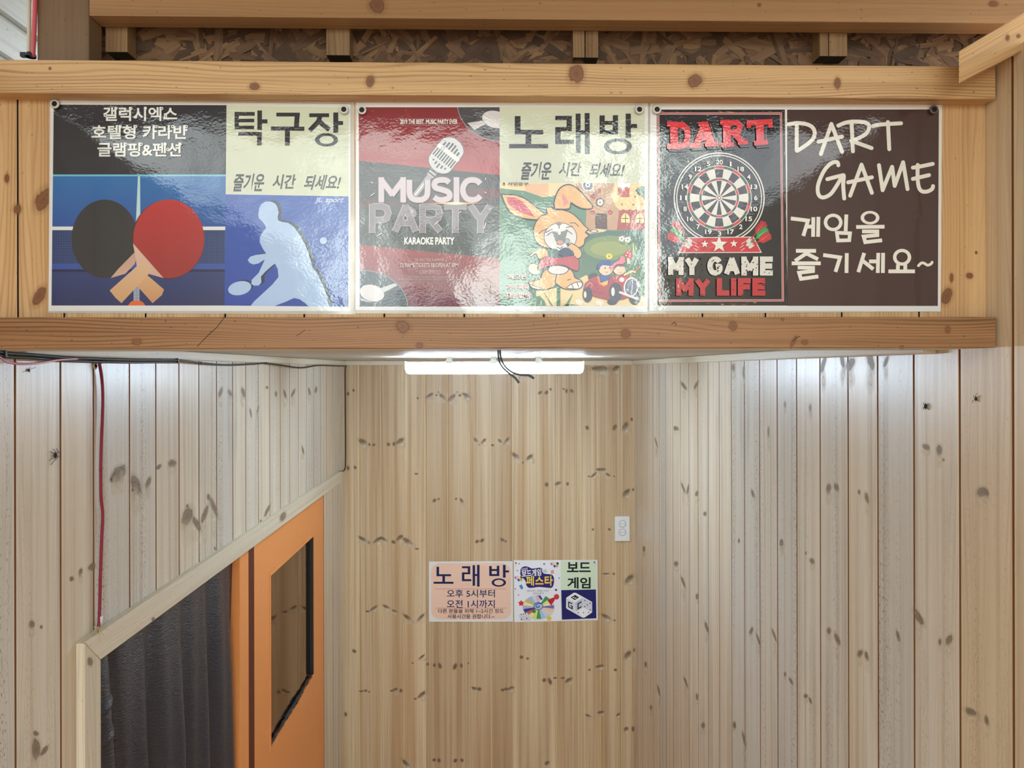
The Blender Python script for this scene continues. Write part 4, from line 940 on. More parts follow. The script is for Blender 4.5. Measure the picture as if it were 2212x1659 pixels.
a.poly([(880, 225), (905, 235), (960, 320), (960, 340), (900, 378), (885, 300)], (226, 140, 140))
hd = [(700, 470), (690, 400), (740, 385), (800, 420), (900, 425), (1010, 470), (1100, 550), (1160, 620), (1205, 660), (1170, 700), (1212, 740), (1165, 780), (1150, 850), (1080, 890), (960, 900), (800, 900), (690, 890), (600, 850), (540, 770), (530, 660), (560, 570), (620, 500)]
lined(hd, TAN, 12)
a.ell(860, 755, 205, 175, (228, 226, 230)); a.ring(860, 755, 198, 206, NAV, sy=.853)
a.poly([(755, 690), (840, 665), (950, 680), (905, 840), (860, 862), (815, 850)], (122, 134, 130)); a.ell(858, 822, 36, 26, (222, 150, 140)); a.poly([(825, 672), (868, 672), (860, 728), (835, 728)], (244, 244, 244))
a.ell(845, 640, 100, 52, (238, 236, 238)); a.ell(842, 592, 36, 22, (140, 140, 140)); a.n += 1
for p in ([(978, 582), (1040, 582), (1088, 626)], [(590, 722), (625, 685), (688, 660)], [(690, 740), (750, 695)], [(680, 700), (760, 660)], [(930, 665), (1005, 720)], [(930, 640), (1010, 625)], [(842, 610), (845, 650)], [(820, 880), (855, 900), (890, 875)]): a.stroke(p, 9, NAV, up=False)
lined([(600, 890), (690, 910), (705, 980), (670, 1035), (590, 1020), (560, 960), (500, 995), (490, 970), (560, 925)], TAN, 8)
lined([(645, 1015), (700, 995), (820, 1010), (1020, 985), (1060, 1000), (1090, 1060), (1082, 1172), (1010, 1160), (920, 1112), (830, 1105), (700, 1122), (585, 1165), (600, 1070)], (192, 70, 88), 10)
lined([(990, 830), (1060, 870), (1115, 925), (1120, 990), (1075, 1025), (1030, 990), (975, 930), (960, 880)], TAN, 10)
a.stroke([(950, 840), (1015, 970)], 34, (40, 56, 116)); a.ell(944, 806, 32, 34, (170, 180, 180)); a.ring(944, 806, 28, 34, NAV, n=20); a.ell(980, 900, 32, 48, TAN, 20)
a.ell(925, 945, 78, 58, (38, 62, 96)); a.ell(782, 955, 66, 54, (76, 110, 108)); a.ell(856, 955, 24, 34, (34, 50, 80))
lined([(690, 1150), (800, 1180), (800, 1330), (740, 1390), (600, 1410), (500, 1360), (468, 1315), (600, 1280), (640, 1200)], TAN, 12)
lined([(815, 1210), (960, 1150), (1020, 1200), (1040, 1260), (1110, 1290), (1135, 1350), (1075, 1400), (920, 1400), (830, 1350), (795, 1310)], TAN, 12)
lined([(700, 1160), (740, 1120), (830, 1108), (930, 1128), (960, 1165), (900, 1212), (810, 1218), (735, 1200)], (228, 226, 230), 10)
lined([(930, 1385), (1010, 1330), (1110, 1310), (1130, 1355), (1075, 1398)], (236, 236, 238), 9); a.stroke([(1000, 1340), (1020, 1390)], 9, NAV); a.stroke([(1065, 1322), (1085, 1372)], 9, NAV); a.stroke([(945, 1290), (985, 1278)], 9, NAV); lined([(478, 1340), (560, 1370), (640, 1395), (560, 1400), (500, 1375)], (236, 236, 238), 7)
# the little car with two children
RC = (186, 48, 68)
a.ell(1260, 1245, 60, 40, (56, 58, 76), -25)
a.poly([(1140, 1400), (1165, 1325), (1240, 1265), (1320, 1240), (1350, 1330), (1440, 1350), (1470, 1255), (1560, 1230), (1680, 1232), (1790, 1270), (1815, 1400), (1800, 1470), (1640, 1530), (1480, 1545), (1290, 1500), (1160, 1440)], RC, (156, 42, 62))
a.poly([(1310, 1245), (1340, 1238), (1360, 1325), (1440, 1345), (1400, 1368), (1340, 1340)], (230, 130, 90))
a.ell(1195, 1468, 60, 96, (44, 46, 66)); a.ell(1165, 1468, 17, 42, (226, 226, 226)); a.ell(1500, 1556, 62, 40, (44, 46, 66)); a.ell(1778, 1500, 74, 92, (44, 46, 66)); a.ell(1540, 1440, 82, 122, (50, 54, 78)); a.ell(1508, 1432, 22, 54, (230, 230, 230))
a.ell(1732, 1376, 90, 122, (234, 232, 234), 8); a.ell(1734, 1376, 76, 106, (86, 92, 128), 8); a.stroke([(1750, 1280), (1738, 1475)], 9, (228, 226, 230)); a.n += 1
for k in range(7): a.stroke([(1684 + k * 16, 1310), (1676 + k * 16, 1450)], 2.5, (150, 156, 180), up=False)
a.stroke([(1595, 1440), (1805, 1520)], 28, (226, 224, 226)); a.ell(1617, 1284, 32, 30, (232, 226, 226)); a.ell(1822, 1350, 22, 28, (232, 226, 226)); a.stroke([(1180, 1370), (1215, 1325), (1250, 1345), (1240, 1380)], 6, (240, 200, 200), sm=4)
a.poly([(1350, 1225), (1400, 1210), (1470, 1235), (1450, 1310), (1400, 1325), (1345, 1300)], (44, 88, 172)); a.poly([(1350, 1325), (1400, 1310), (1450, 1290), (1440, 1345), (1390, 1350)], (240, 190, 80))
a.ell(1418, 1150, 88, 80, (246, 212, 186)); a.poly([(1310, 1150), (1320, 1100), (1355, 1060), (1400, 1045), (1470, 1050), (1512, 1095), (1500, 1125), (1440, 1110), (1380, 1105), (1350, 1130), (1345, 1165)], (44, 82, 164)); a.ell(1412, 1142, 9, 11, NAV, n=12); a.ell(1468, 1138, 9, 11, NAV, n=12); a.stroke([(1415, 1185), (1430, 1200), (1445, 1185)], 6, (190, 60, 60))
a.ell(1585, 1160, 74, 64, (246, 212, 186)); a.poly([(1505, 1150), (1515, 1110), (1560, 1085), (1620, 1090), (1650, 1125), (1560, 1120), (1520, 1165)], (130, 60, 96)); a.poly([(1470, 1130), (1530, 1075), (1590, 1040), (1600, 990), (1650, 1000), (1660, 1060), (1630, 1090), (1560, 1090), (1500, 1140), (1480, 1190)], (232, 130, 160)); a.stroke([(1575, 1195), (1600, 1205), (1620, 1190)], 6, (190, 60, 60))
a.stroke([(1650, 1225), (1740, 1180), (1780, 1190)], 24, (248, 218, 150)); a.stroke([(1790, 1172), (1835, 1125)], 16, (226, 130, 100))
pic = a.done('cartoon_rabbit_picture', root, M_LAM)
a = Art(YF, TG, [(113, 86), (1904, 92), (1905, 1606), (115, 1606)], 260)
a.ell(163, 102, 14, 14, INK, n=14); a.text('자연장구', 208, 68, 465, 124, INK, .02)
for t, x0, y0, x1, y1 in (('제오판', 212, 1225, 440, 1275), ('가사제목', 196, 1345, 470, 1405), ('재능별색', 190, 1445, 478, 1510)): a.text(t, x0 - 6, y0 - 6, x1 + 6, y1 + 6, (244, 222, 218), .035, sp=1.05); a.text(t, x0, y0, x1, y1, (214, 106, 112), .02)
a.done('lettering', pic, M_LAM)

# ---- poster three: darts
root = poster('poster', [(1405, 222), (2035, 227), (2032, 673), (1403, 671)], YF, 'laminated dart game poster with a dartboard, rightmost on the header panel', M_LAM, film=[(1400, 219), (2035, 227), (2032, 673), (1399, 678)])
q = [(98, 92), (1056, 92), (1076, 1556), (105, 1556)]
a = Art(YF, TE, q); a.poly(q, (30, 30, 36)); rs = random.Random(3)
a.n += 1
for i in range(70):
    t = rs.random(); side = rs.randrange(4)
    x, y = ((110 + t * 940, rs.uniform(96, 112)), (130 + t * 920, rs.uniform(1528, 1550)), (rs.uniform(100, 114), 110 + t * 1430), (rs.uniform(1046, 1058) + t * 12, 110 + t * 1430))[side]
    lw, lh = (rs.uniform(10, 60), rs.uniform(3, 9)) if side < 2 else (rs.uniform(3, 8), rs.uniform(20, 90))
    a.poly([(x, y), (x + lw * .6, y - lh * .3), (x + lw, y + lh * .4), (x + lw * .4, y + lh)], rs.choice(((168, 132, 96), (120, 92, 68), (90, 66, 52))), up=False)
fr_ = [(110, 122), (1027, 122), (1041, 1517), (122, 1520)]
a.stroke(fr_, 15, (222, 208, 206), closed=True); a.stroke(fr_, 8, (196, 62, 76), closed=True)
cx, cy = 565, 752
a.ell(cx, cy, 340, 340, (232, 232, 230), n=90); a.ell(cx, cy, 331, 331, (30, 30, 36), n=90); a.ring(cx, cy, 313, 320, (232, 232, 230), n=90)
WH, BK, RD, GR = (232, 230, 224), (26, 26, 30), (204, 52, 58), (34, 92, 66)
a.ring(cx, cy, 238, 243, WH, n=80)
for k in range(20):
    t0 = -99 + 18 * k; odd = k % 2
    a.ring(cx, cy, 20, 236, WH if odd else BK, t0, t0 + 18, 4, up=(k == 0))
a.n += 1
for k in range(20):
    t0 = -99 + 18 * k; odd = k % 2; c_ = GR if odd else RD
    a.ring(cx, cy, 218, 237, c_, t0, t0 + 18, 4, up=False); a.ring(cx, cy, 131, 148, c_, t0, t0 + 18, 4, up=False)
for r in (217, 149, 130): a.ring(cx, cy, r - 2, r + 2, WH, n=80)
a.ell(cx, cy, 20, 20, WH); a.ell(cx, cy, 15, 15, (160, 50, 50)); a.ell(cx, cy, 8, 8, WH)
def star(x, y, R, c_, n=5, k=.42, rot=-90): a.poly([(x + (R if i % 2 == 0 else R * k) * math.cos(math.radians(rot + 180 / n * i)), y + (R if i % 2 == 0 else R * k) * math.sin(math.radians(rot + 180 / n * i))) for i in range(2 * n)], c_)
a.poly([(262, 1164), (325, 1046), (822, 1041), (884, 1162)], (234, 226, 224)); a.poly([(270, 1158), (329, 1052), (818, 1047), (875, 1156)], (206, 54, 66))
for x, y, R in ((565, 1100, 64), (458, 1097, 30), (675, 1094, 30)): star(x + 4, y + 5, R, (120, 24, 34)); star(x, y, R, (238, 236, 230))
for sx in (1, -1):
    X = lambda x: 565 + (x - 565) * sx
    for tip, mid, end, c_ in (((372, 1082), (330, 1058), (232, 950), (176, 44, 50)), ((384, 1110), (330, 1085), (215, 1000), (56, 150, 84)), ((376, 1132), (312, 1102), (196, 1036), (190, 50, 56))):
        dx, dy = end[0] - mid[0], end[1] - mid[1]; d = math.hypot(dx, dy); ux, uy = dx / d, dy / d; nx, ny = -uy, ux
        a.stroke([(X(tip[0] + 26), tip[1] + 14), (X(tip[0]), tip[1] - 4)], 4, (232, 230, 226)); a.stroke([(X(mid[0] + 24), mid[1] + 18), (X(mid[0]), mid[1])], 22, (226, 224, 220)); a.stroke([(X(mid[0]), mid[1]), (X(mid[0] + dx * .6), mid[1] + dy * .6)], 9, c_)
        a.poly([(X(mid[0] + dx * s_ + nx * w_), mid[1] + dy * s_ + ny * w_) for s_, w_ in ((.35, 0), (.55, 30), (1.05, 34), (1.15, 4), (1.05, -30), (.55, -28))], c_)
        a.poly([(X(mid[0] + dx * s_ + nx * w_), mid[1] + dy * s_ + ny * w_) for s_, w_ in ((.4, 0), (.6, 8), (1.1, 6), (.6, -4))], tuple(min(255, int(v * 1.35)) for v in c_))
pic = a.done('dartboard_picture', root, M_LAM)
a = Art(YF, TE, None, 120)
for k, num in enumerate((20, 1, 18, 4, 13, 6, 10, 15, 2, 17, 3, 19, 7, 16, 8, 11, 14, 9, 12, 5)):
    t = math.radians(-90 + 18 * k); x, y = cx + 270 * math.cos(t), cy + 266 * math.sin(t) + 2; w_ = 13 if num < 10 else 25
    if num == 1: w_ = 7
    a.text(str(num), x - w_, y - 18, x + w_, y + 18, (238, 238, 236), .03)
LET = [([(222, 190), (228, 385)], 58), ([(172, 205), (250, 203)], 36), ([(172, 372), (250, 374)], 36), ([(235, 212), (290, 212), (322, 245), (326, 300), (315, 350), (285, 368), (235, 370)], 44),
       ([(455, 192), (385, 372)], 44), ([(448, 192), (505, 360)], 58), ([(405, 318), (490, 314)], 30), ([(338, 366), (428, 364)], 34), ([(455, 358), (556, 352)], 34), ([(405, 206), (470, 204)], 30),
       ([(618, 185), (620, 365)], 58), ([(568, 193), (640, 190)], 36), ([(575, 362), (672, 356)], 34), ([(640, 196), (695, 194), (718, 222), (705, 258), (640, 268)], 40), ([(665, 268), (700, 300), (735, 345)], 46), ([(700, 344), (775, 338)], 32),
       ([(862, 180), (868, 345)], 58), ([(768, 196), (958, 188)], 40), ([(780, 190), (782, 235)], 32), ([(940, 185), (945, 232)], 32), ([(820, 348), (925, 340)], 34)]
for dx, dy, dw, c_ in ((18, 16, 5, (142, 142, 150)), (18, 16, -3, (20, 20, 24)), (10, 10, 0, (20, 20, 24)), (0, 0, 0, (222, 54, 64))):
    for p, w_ in LET: a.stroke([(x + dx, y + dy) for x, y in p], w_ + dw, c_, cap=False, up=False)
    a.n += 1
block(a, 'MY', 180, 1196, 408, 1330, 38, (222, 221, 216)); block(a, 'GAME', 472, 1192, 960, 1334, 40, (222, 221, 216)); block(a, 'MY', 240, 1354, 494, 1484, 38, (190, 52, 60)); block(a, 'LIFE', 542, 1352, 904, 1484, 40, (190, 52, 60))
a.n += 1; rs = random.Random(8)
for i in range(170):
    x, y = rs.uniform(180, 960), rs.uniform(1195, 1480); r = rs.uniform(1.5, 6); 
    a.poly([(x + r * rs.uniform(.5, 1.6) * math.cos(t), y + r * rs.uniform(.4, 1.2) * math.sin(t)) for t in (0, 1.2, 2.5, 3.8, 5.1)], (32, 32, 38), up=False)
a.done('lettering', pic, M_LAM)
q = [(70, 93), (1203, 91), (1195, 1558), (71, 1557)]
a = Art(YF, TF, q); a.poly(q, (66, 44, 44)); ttl = a.done('title_panel', root, M_LAM); ttl['label'] = 'dark brown half with white hand lettering'
a = Art(YF, TF, None, 3); WT = (236, 235, 228)
a.strokes([[(80, 202), (150, 193), (220, 203), (262, 228), (276, 268), (262, 312), (215, 355), (145, 400)], [(142, 215), (141, 398)], [(322, 424), (400, 200)], [(400, 200), (480, 408)], [(304, 332), (480, 294)], [(551, 188), (561, 404)], [(452, 212), (500, 192), (560, 182), (640, 186), (678, 205), (680, 235), (650, 280), (555, 328)], [(548, 325), (700, 380)], [(712, 216), (770, 204), (920, 195)], [(822, 186), (832, 388)],
           [(452, 508), (446, 488), (425, 484), (390, 500), (345, 550), (305, 640), (298, 700), (312, 738), (345, 748), (395, 722), (440, 660), (490, 582), (488, 660), (496, 756)], [(370, 612), (430, 596), (488, 582)], [(540, 735), (625, 504)], [(625, 504), (702, 714)], [(525, 636), (702, 598)], [(755, 508), (782, 694)], [(782, 694), (853, 520)], [(853, 520), (872, 662)], [(872, 662), (935, 486)], [(935, 486), (968, 686)], [(1044, 506), (1043, 600), (1052, 670), (1075, 702), (1115, 704), (1150, 686), (1158, 664)], [(1008, 526), (1060, 518), (1156, 498)], [(1008, 610), (1128, 582)]], 29, WT, sm=5)
a.strokes([[(97, 905), (225, 921), (190, 1036)], [(208, 966), (262, 966)], [(265, 896), (263, 1042)], [(303, 893), (300, 1042)], [(511, 876), (506, 1000)], [(584, 969), (796, 967)], [(628, 1002), (742, 1002), (742, 1030), (640, 1040), (652, 1082), (778, 1068)],
           [(135, 1147), (285, 1147)], [(222, 1160), (128, 1222)], [(212, 1166), (300, 1210)], [(103, 1240), (320, 1240)], [(148, 1272), (262, 1274), (262, 1298), (158, 1310), (172, 1356), (302, 1338)], [(338, 1178), (464, 1196), (430, 1304)], [(514, 1164), (512, 1312)], [(644, 1163), (600, 1306)], [(632, 1220), (712, 1284)], [(680, 1226), (742, 1226)], [(749, 1162), (745, 1312)], [(785, 1162), (783, 1312)], [(896, 1248), (894, 1296)], [(950, 1244), (950, 1296)], [(824, 1300), (1022, 1300)]], 28, WT, cap=False)
a.stroke([(440, 1012), (448, 1070), (532, 1068), (538, 1016)], 27, WT, closed=True); a.ring(412, 935, 44, 70, WT, sy=.93); a.ring(687, 900, 44, 70, WT, sy=.72); a.ring(926, 1195, 42, 68, WT, sy=.92); a.stroke([(1048, 1258), (1070, 1238), (1092, 1240), (1115, 1254), (1140, 1246), (1150, 1232)], 20, WT, sm=4)
a.done('lettering', ttl, M_LAM)

# ---- two small notices on the back wall
YN = YB - .0012
TH, TI = crop(920, 1200, 11.058), crop(1100, 1200, 11.06)
root = poster('poster', [TH(75, 145), TH(2075, 135), TH(2085, 1580), TH(75, 1580)], YN, 'white-edged peach notice with opening hours, left of the pair on the back wall', M_PAPER)
a = Art(YN, TH, None, 0, .00003); r_ = 215; x0, y0, x1, y1 = 125, 182, 2035, 1528
a.poly([(cx_ + r_ * math.cos(math.radians(t)), cy_ + r_ * math.sin(math.radians(t))) for cx_, cy_, t0 in ((x1 - r_, y1 - r_, 0), (x0 + r_, y1 - r_, 90), (x0 + r_, y0 + r_, 180), (x1 - r_, y0 + r_, 270)) for t in range(t0, t0 + 91, 10)], (240, 204, 184))
a.n += 1
for y in (797, 1255): a.poly([(220, y - 6), (1925, y - 6), (1925, y + 6), (220, y + 6)], (214, 140, 128), up=False)
pic = a.done('peach_panel', root, M_PAPER)
a = Art(YN, TH, None, 3, .00003); NV = (24, 34, 84)
cho_ = [([(285, 268), (285, 495)], 62), ([(255, 470), (600, 470)], 48), ([(425, 470), (425, 650)], 62), ([(185, 650), (660, 650)], 48), ([(862, 280), (1060, 280)], 48), ([(1030, 280), (1030, 445)], 60), ([(862, 425), (1060, 425)], 46), ([(890, 410), (890, 612)], 60), ([(862, 588), (1085, 588)], 48), ([(1145, 232), (1145, 722)], 58), ([(1252, 224), (1252, 742)], 60), ([(1145, 465), (1252, 465)], 46), ([(1543, 250), (1543, 490)], 60), ([(1724, 245), (1724, 490)], 60), ([(1543, 345), (1724, 345)], 46), ([(1543, 466), (1724, 466)], 48), ([(1872, 222), (1872, 528)], 62), ([(1872, 380), (1985, 380)], 48)]
for p, w_ in cho_: a.stroke(p, w_, NV, cap=False)
a.ring(1742, 645, 112, 172, NV, sy=.58)
for t, x0, y0, x1, y1, o_ in (('오후 5시부터', 500, 812, 1648, 1000, .012), ('오전 1시까지', 500, 1058, 1645, 1254, .012)): a.text(t, x0, y0, x1, y1, (38, 38, 92), o_)
for t, x0, y0, x1, y1 in (('다른 분들을 위해 1~2시간 정도', 292, 1272, 1860, 1378), ('사용시간을 권합니다.~', 515, 1400, 1640, 1506)): a.text(t, x0, y0, x1, y1, (58, 44, 50), .012)
a.done('lettering', pic, M_PAPER)

root = poster('poster', [TI(108, 112), TI(2105, 104), TI(2118, 1545), TI(120, 1592)], YN, 'board game notice with spinning wheel and dice, right of the pair on the back wall', M_PAPER)
q = [(112, 116), (1230, 112), (1240, 1556), (122, 1578)]
a = Art(YN, TI, q, 0, .00003); a.poly(q, (238, 240, 248)); BL = (44, 36, 120)
for x, y in ((155, 178), (235, 198), (195, 362), (1192, 540), (220, 942), (145, 800)): star(x, y, 22, (50, 52, 110), 4, .45)
star(833, 203, 34, (40, 40, 110), 4, .35); a.ell(1117, 822, 26, 24, (44, 40, 110))
for bx_, by in ((0, 0), (-860, 330)):
    for dx, dy, c_ in ((1015, 200, (200, 120, 160)), (1050, 190, (236, 190, 220)), (1110, 180, (246, 236, 150)), (1155, 190, (90, 50, 110)), (1085, 255, (44, 90, 180)), (1140, 250, (200, 180, 70))): a.poly([(dx + bx_ - 40, dy + by - 10), (dx + bx_, dy + by - 40), (dx + bx_ + 38, dy + by), (dx + bx_, dy + by + 42)], c_)
a.poly([(990, 360), (1060, 340), (1070, 430), (1000, 440)], (224, 164, 136)); a.poly([(232, 720), (300, 690), (335, 780), (290, 812)], (72, 140, 206)); a.poly([(800, 360), (860, 320), (915, 370), (870, 420), (820, 410)], (206, 208, 216))
blob = [(265, 400), (275, 320), (330, 270), (400, 258), (480, 280), (540, 310), (650, 300), (740, 290), (790, 320), (785, 370), (830, 430), (960, 445), (1035, 470), (1070, 550), (1060, 690), (1010, 770), (880, 765), (700, 750), (560, 770), (460, 765), (405, 700), (390, 610), (330, 540), (270, 470)]
qs = smooth_path([(x, y, 0) for x, y in blob + blob[:1]], 3); a.poly([(v.x, v.y) for v in qs[:-1]], BL)
wx, wy = 700, 1228
a.ell(wx, wy + 8, 385, 300, (214, 220, 232)); cols = [(226, 190, 200), (232, 236, 246), (70, 150, 90), (226, 226, 150), (240, 236, 190), (120, 110, 180), (236, 206, 190), (238, 214, 196), (196, 214, 240), (170, 200, 236), (80, 160, 70), (226, 226, 140), (236, 236, 180), (212, 90, 84), (44, 60, 150), (190, 180, 214), (240, 236, 180), (206, 196, 120), (170, 190, 224), (210, 220, 240)]
for k in range(20): a.poly([(wx, wy)] + [(wx + 370 * math.cos(math.radians(-100 + 18 * k + j * 6)), wy + 285 * math.sin(math.radians(-100 + 18 * k + j * 6))) for j in range(4)], cols[k], up=(k == 0))
a.ell(wx - 5, wy - 20, 112, 96, (22, 40, 92)); a.ell(wx - 5, wy - 20, 98, 82, (176, 196, 232))
a.stroke([(wx - 5 + (12 + t * 9) * math.cos(t * .75 - .6), wy - 20 + (10 + t * 7.4) * math.sin(t * .75 - .6)) for t in range(9)], 22, (36, 90, 170), sm=3)
star(590, 1330, 60, (54, 130, 60), 5, .6); star(285, 1140, 78, (214, 60, 56), 5, .6); star(950, 1500, 78, (232, 208, 84), 5, .6)
a.poly([(905, 1060), (1000, 1195), (1090, 1060), (1085, 1010), (1060, 1000)], (190, 44, 54)); a.ell(1130, 985, 62, 66, (206, 56, 66)); a.poly([(690, 960), (740, 950), (800, 1040), (760, 1065)], (34, 70, 160))
a.poly([(225, 1410), (420, 1370), (500, 1470), (520, 1560), (270, 1560)], (214, 216, 226)); a.poly([(225, 1410), (420, 1370), (470, 1400), (290, 1440)], (232, 234, 240)); [a.ell(x, y, 16, 14, (50, 50, 60), n=12) for x, y in ((285, 1408), (335, 1398), (385, 1390), (420, 1502), (295, 1520))]
pic = a.done('board_game_picture', root, M_PAPER)
a = Art(YN, TI, None, 60, .00003)
a.text('2025', 288, 296, 440, 372, (226, 200, 222), .03, rise=-30); a.text('보드게임', 300, 330, 762, 500, (246, 246, 250), .028, rise=-50, sp=1.04); a.text('페스타', 402, 492, 1040, 728, (214, 140, 60), .016, sp=1.03); a.text('페스타', 402, 478, 1040, 710, (246, 224, 96), .012, sp=1.03)
a.text('갤럭시엑스 호텔형 카라반', 425, 820, 945, 864, (120, 120, 136)); a.text('글램핑&펜션', 560, 880, 822, 920, (120, 120, 136)); a.done('lettering', pic, M_PAPER)
q = [(1228, 146), (2070, 142), (2072, 808), (1240, 824)]
a = Art(YN, TI, q, 0, .00003); a.poly(q, (214, 232, 206)); ttl = a.done('title_panel', root, M_PAPER); a = Art(YN, TI, None, 3, .00003); DG = (26, 40, 38)
a.text('보드', 1380, 158, 1945, 398, DG, .03); a.text('게임', 1385, 518, 1945, 790, DG, .03); a.done('lettering', ttl, M_PAPER)
q = [(1242, 826), (2072, 810), (2082, 1500), (1258, 1532)]
a = Art(YN, TI, q, 0, .00003); a.poly(q, (32, 34, 104)); LW, MW, DW = (244, 244, 250), (222, 224, 236), (198, 202, 220)
a.poly([(1360, 1010), (1540, 890), (1590, 890), (1980, 1110), (1980, 1360), (1800, 1485), (1750, 1485), (1380, 1275), (1358, 1250)], (232, 234, 242))
a.poly([(1380, 1010), (1565, 900), (1750, 1005), (1570, 1115)], LW); a.poly([(1366, 1020), (1565, 1125), (1575, 1350), (1380, 1265)], MW); a.poly([(1575, 1125), (1755, 1015), (1760, 1240), (1590, 1345)], DW); a.poly([(1600, 1350), (1765, 1245), (1960, 1355), (1775, 1470)], LW); a.poly([(1765, 1020), (1970, 1120), (1970, 1345), (1770, 1235)], (214, 216, 230))
a.poly([(1465, 1000), (1575, 940), (1670, 1000), (1565, 1065)], (24, 24, 34)); [a.poly(p_, LW) for p_ in ([(1508, 1002), (1538, 985), (1560, 998), (1530, 1016)], [(1550, 1022), (1588, 1000), (1618, 1004), (1572, 1034)])]
a.strokes([[(1508, 1150), (1420, 1112), (1420, 1225), (1505, 1272), (1505, 1215), (1462, 1192)]], 26, (24, 24, 34), cap=False); a.strokes([[(1725, 1105), (1645, 1152), (1645, 1270), (1722, 1222)]], 28, (24, 24, 34), cap=False)
a.n += 1
for x, y in ((1812, 1070), (1930, 1142), (1865, 1180), (1802, 1218), (1935, 1295), (1650, 1365), (1775, 1362), (1892, 1358)): a.ell(x, y, 15, 13, (40, 40, 52), n=10)
a.done('dice_picture', root, M_PAPER)

# ------------------------------------------------------------------ screws, pins
M_WASH = plain('washer_white', (206, 204, 196), .35); M_BLK = plain('screw_black', (30, 30, 32), .35, metal=.6); M_SLOT = plain('screw_slot', (8, 8, 8), .7); M_PINM = plain('pin_steel', (120, 122, 124), .4, metal=.7)
def screw(px, py, label, wash=None):
    p = onY(px, py, YF - .0034); n_ = (0, -1, 0)
    t = thing('screw', p, label, 'screw', 'screws at the poster corners')
    bm = bmesh.new(); disc(bm, p, n_, .0036, .0062, .0018, 28); link('washer', bm, wash or M_WASH, t)
    bm = bmesh.new(); disc(bm, p, n_, 0, .0040, .0026, 24)
    for an in (math.radians(20), math.radians(110)):
        dx, dz = math.cos(an), math.sin(an)
        prism(bm, [p + Vector((s_ * dx * .0026 - k * dz * .0005, -.0027, s_ * dz * .0026 + k * dx * .0005)) for s_, k in ((-1, -1), (1, -1), (1, 1), (-1, 1))], (0, .0003, 0), 1)
    link('screw_head', bm, [M_BLK, M_SLOT], t)
screw(119, 225, 'black screw in a pale washer at the upper left corner of the ping-pong poster')
screw(743, 237, 'black screw in a pale washer at the upper right corner of the ping-pong poster')
screw(782, 238, 'black screw in a white washer at the upper left corner of the microphone poster')
screw(1381, 237, 'black screw in a white washer at the upper right corner of the rabbit picture')
screw(1419, 237, 'black screw in a white washer at the upper left corner of the dartboard picture')
screw(2017, 237, 'black screw in a dark washer at the upper right corner of the brown dart panel', plain('washer_dark', (96, 84, 80), .4))
for (x, y), lb in ((TI(158, 178), 'tiny pin at the upper left corner of the board game notice'), (TI(2036, 160), 'tiny pin at the upper right corner of the board game notice')):
    bm = bmesh.new(); disc(bm, onY(x, y, YN - .012), (0, -1, 0), 0, .0042, .002, 16); tag(link('pin', bm, M_PINM), lb, 'pin', 'pins of the board game notice')

# ------------------------------------------------------------------ batten lamp
YLm = 2.5
a0, a1 = onY(876, 796, YLm), onY(1260, 796, YLm); zt = onY(1066, 784.5, YLm).z; zb = onY(1066, 807.5, YLm).z; hh = zt - zb
M_EMIT, N, L, b = mat('lamp_diffuser'); b.inputs['Base Color'].default_value = (.9, .9, .9, 1); b.inputs['Emission Color'].default_value = (.74, .94, 1.14, 1); b.inputs['Emission Strength'].default_value = LAMP_W
lamp = thing('ceiling_light', ((a0.x + a1.x) / 2, YLm, CEIL), 'glowing white batten lamp under the booth ceiling in front of the back wall', 'lamp')
def lprof(x, k=1.0): # rounded underside
    pts = []
    for i in range(11):
        t = math.pi * i / 10; pts.append(Vector((x, YLm - math.cos(t) * .024 * k, zt - .006 - math.sin(t) * (hh - .006) * k)))
    return [Vector((x, YLm - .024 * k, zt))] + pts + [Vector((x, YLm + .024 * k, zt))]
bm = bmesh.new(); prism(bm, lprof(a0.x + .013), (a1.x - a0.x - .026, 0, 0)); link('diffuser', bm, M_EMIT, lamp)
for x0, s_ in ((a0.x + .0128, -1), (a1.x - .0128, 1)):
    bm = bmesh.new(); A_ = [bm.verts.new(v) for v in lprof(x0)]; B_ = [bm.verts.new(v + Vector((s_ * .009, 0, .002))) for v in lprof(x0, .93)]; C_ = [bm.verts.new(v + Vector((s_ * .0128, 0, .006))) for v in lprof(x0, .72)]
    for P_, Q_ in ((A_, B_), (B_, C_)):
        for i in range(len(P_)): bm.faces.new([P_[i], P_[(i + 1) % len(P_)], Q_[(i + 1) % len(P_)], Q_[i]])
    bm.faces.new(A_[::-1]); bm.faces.new(C_); link('end_cap', bm, M_EMIT, lamp)
bm = bmesh.new(); box(bm, a0.x + .004, a1.x - .004, YLm - .022, YLm + .022, zt + .0003, zt + .004)
for px in (971, 1066, 1163): x = onY(px, 790, YLm).x; box(bm, x - .010, x + .010, YLm - .010, YLm + .010, zt + .004, CEIL - .0006)
link('housing', bm, M_WHITEP, lamp)
for px in (971, 1066, 1163):
    x = onY(px, 790, YLm).x; bm = bmesh.new(); box(bm, x - .012, x + .012, YLm - .0265, YLm - .0245, zt - .001, zt + .010); bevel(bm, .0005, 1); link('mounting_clip', bm, M_WHITEP, lamp)

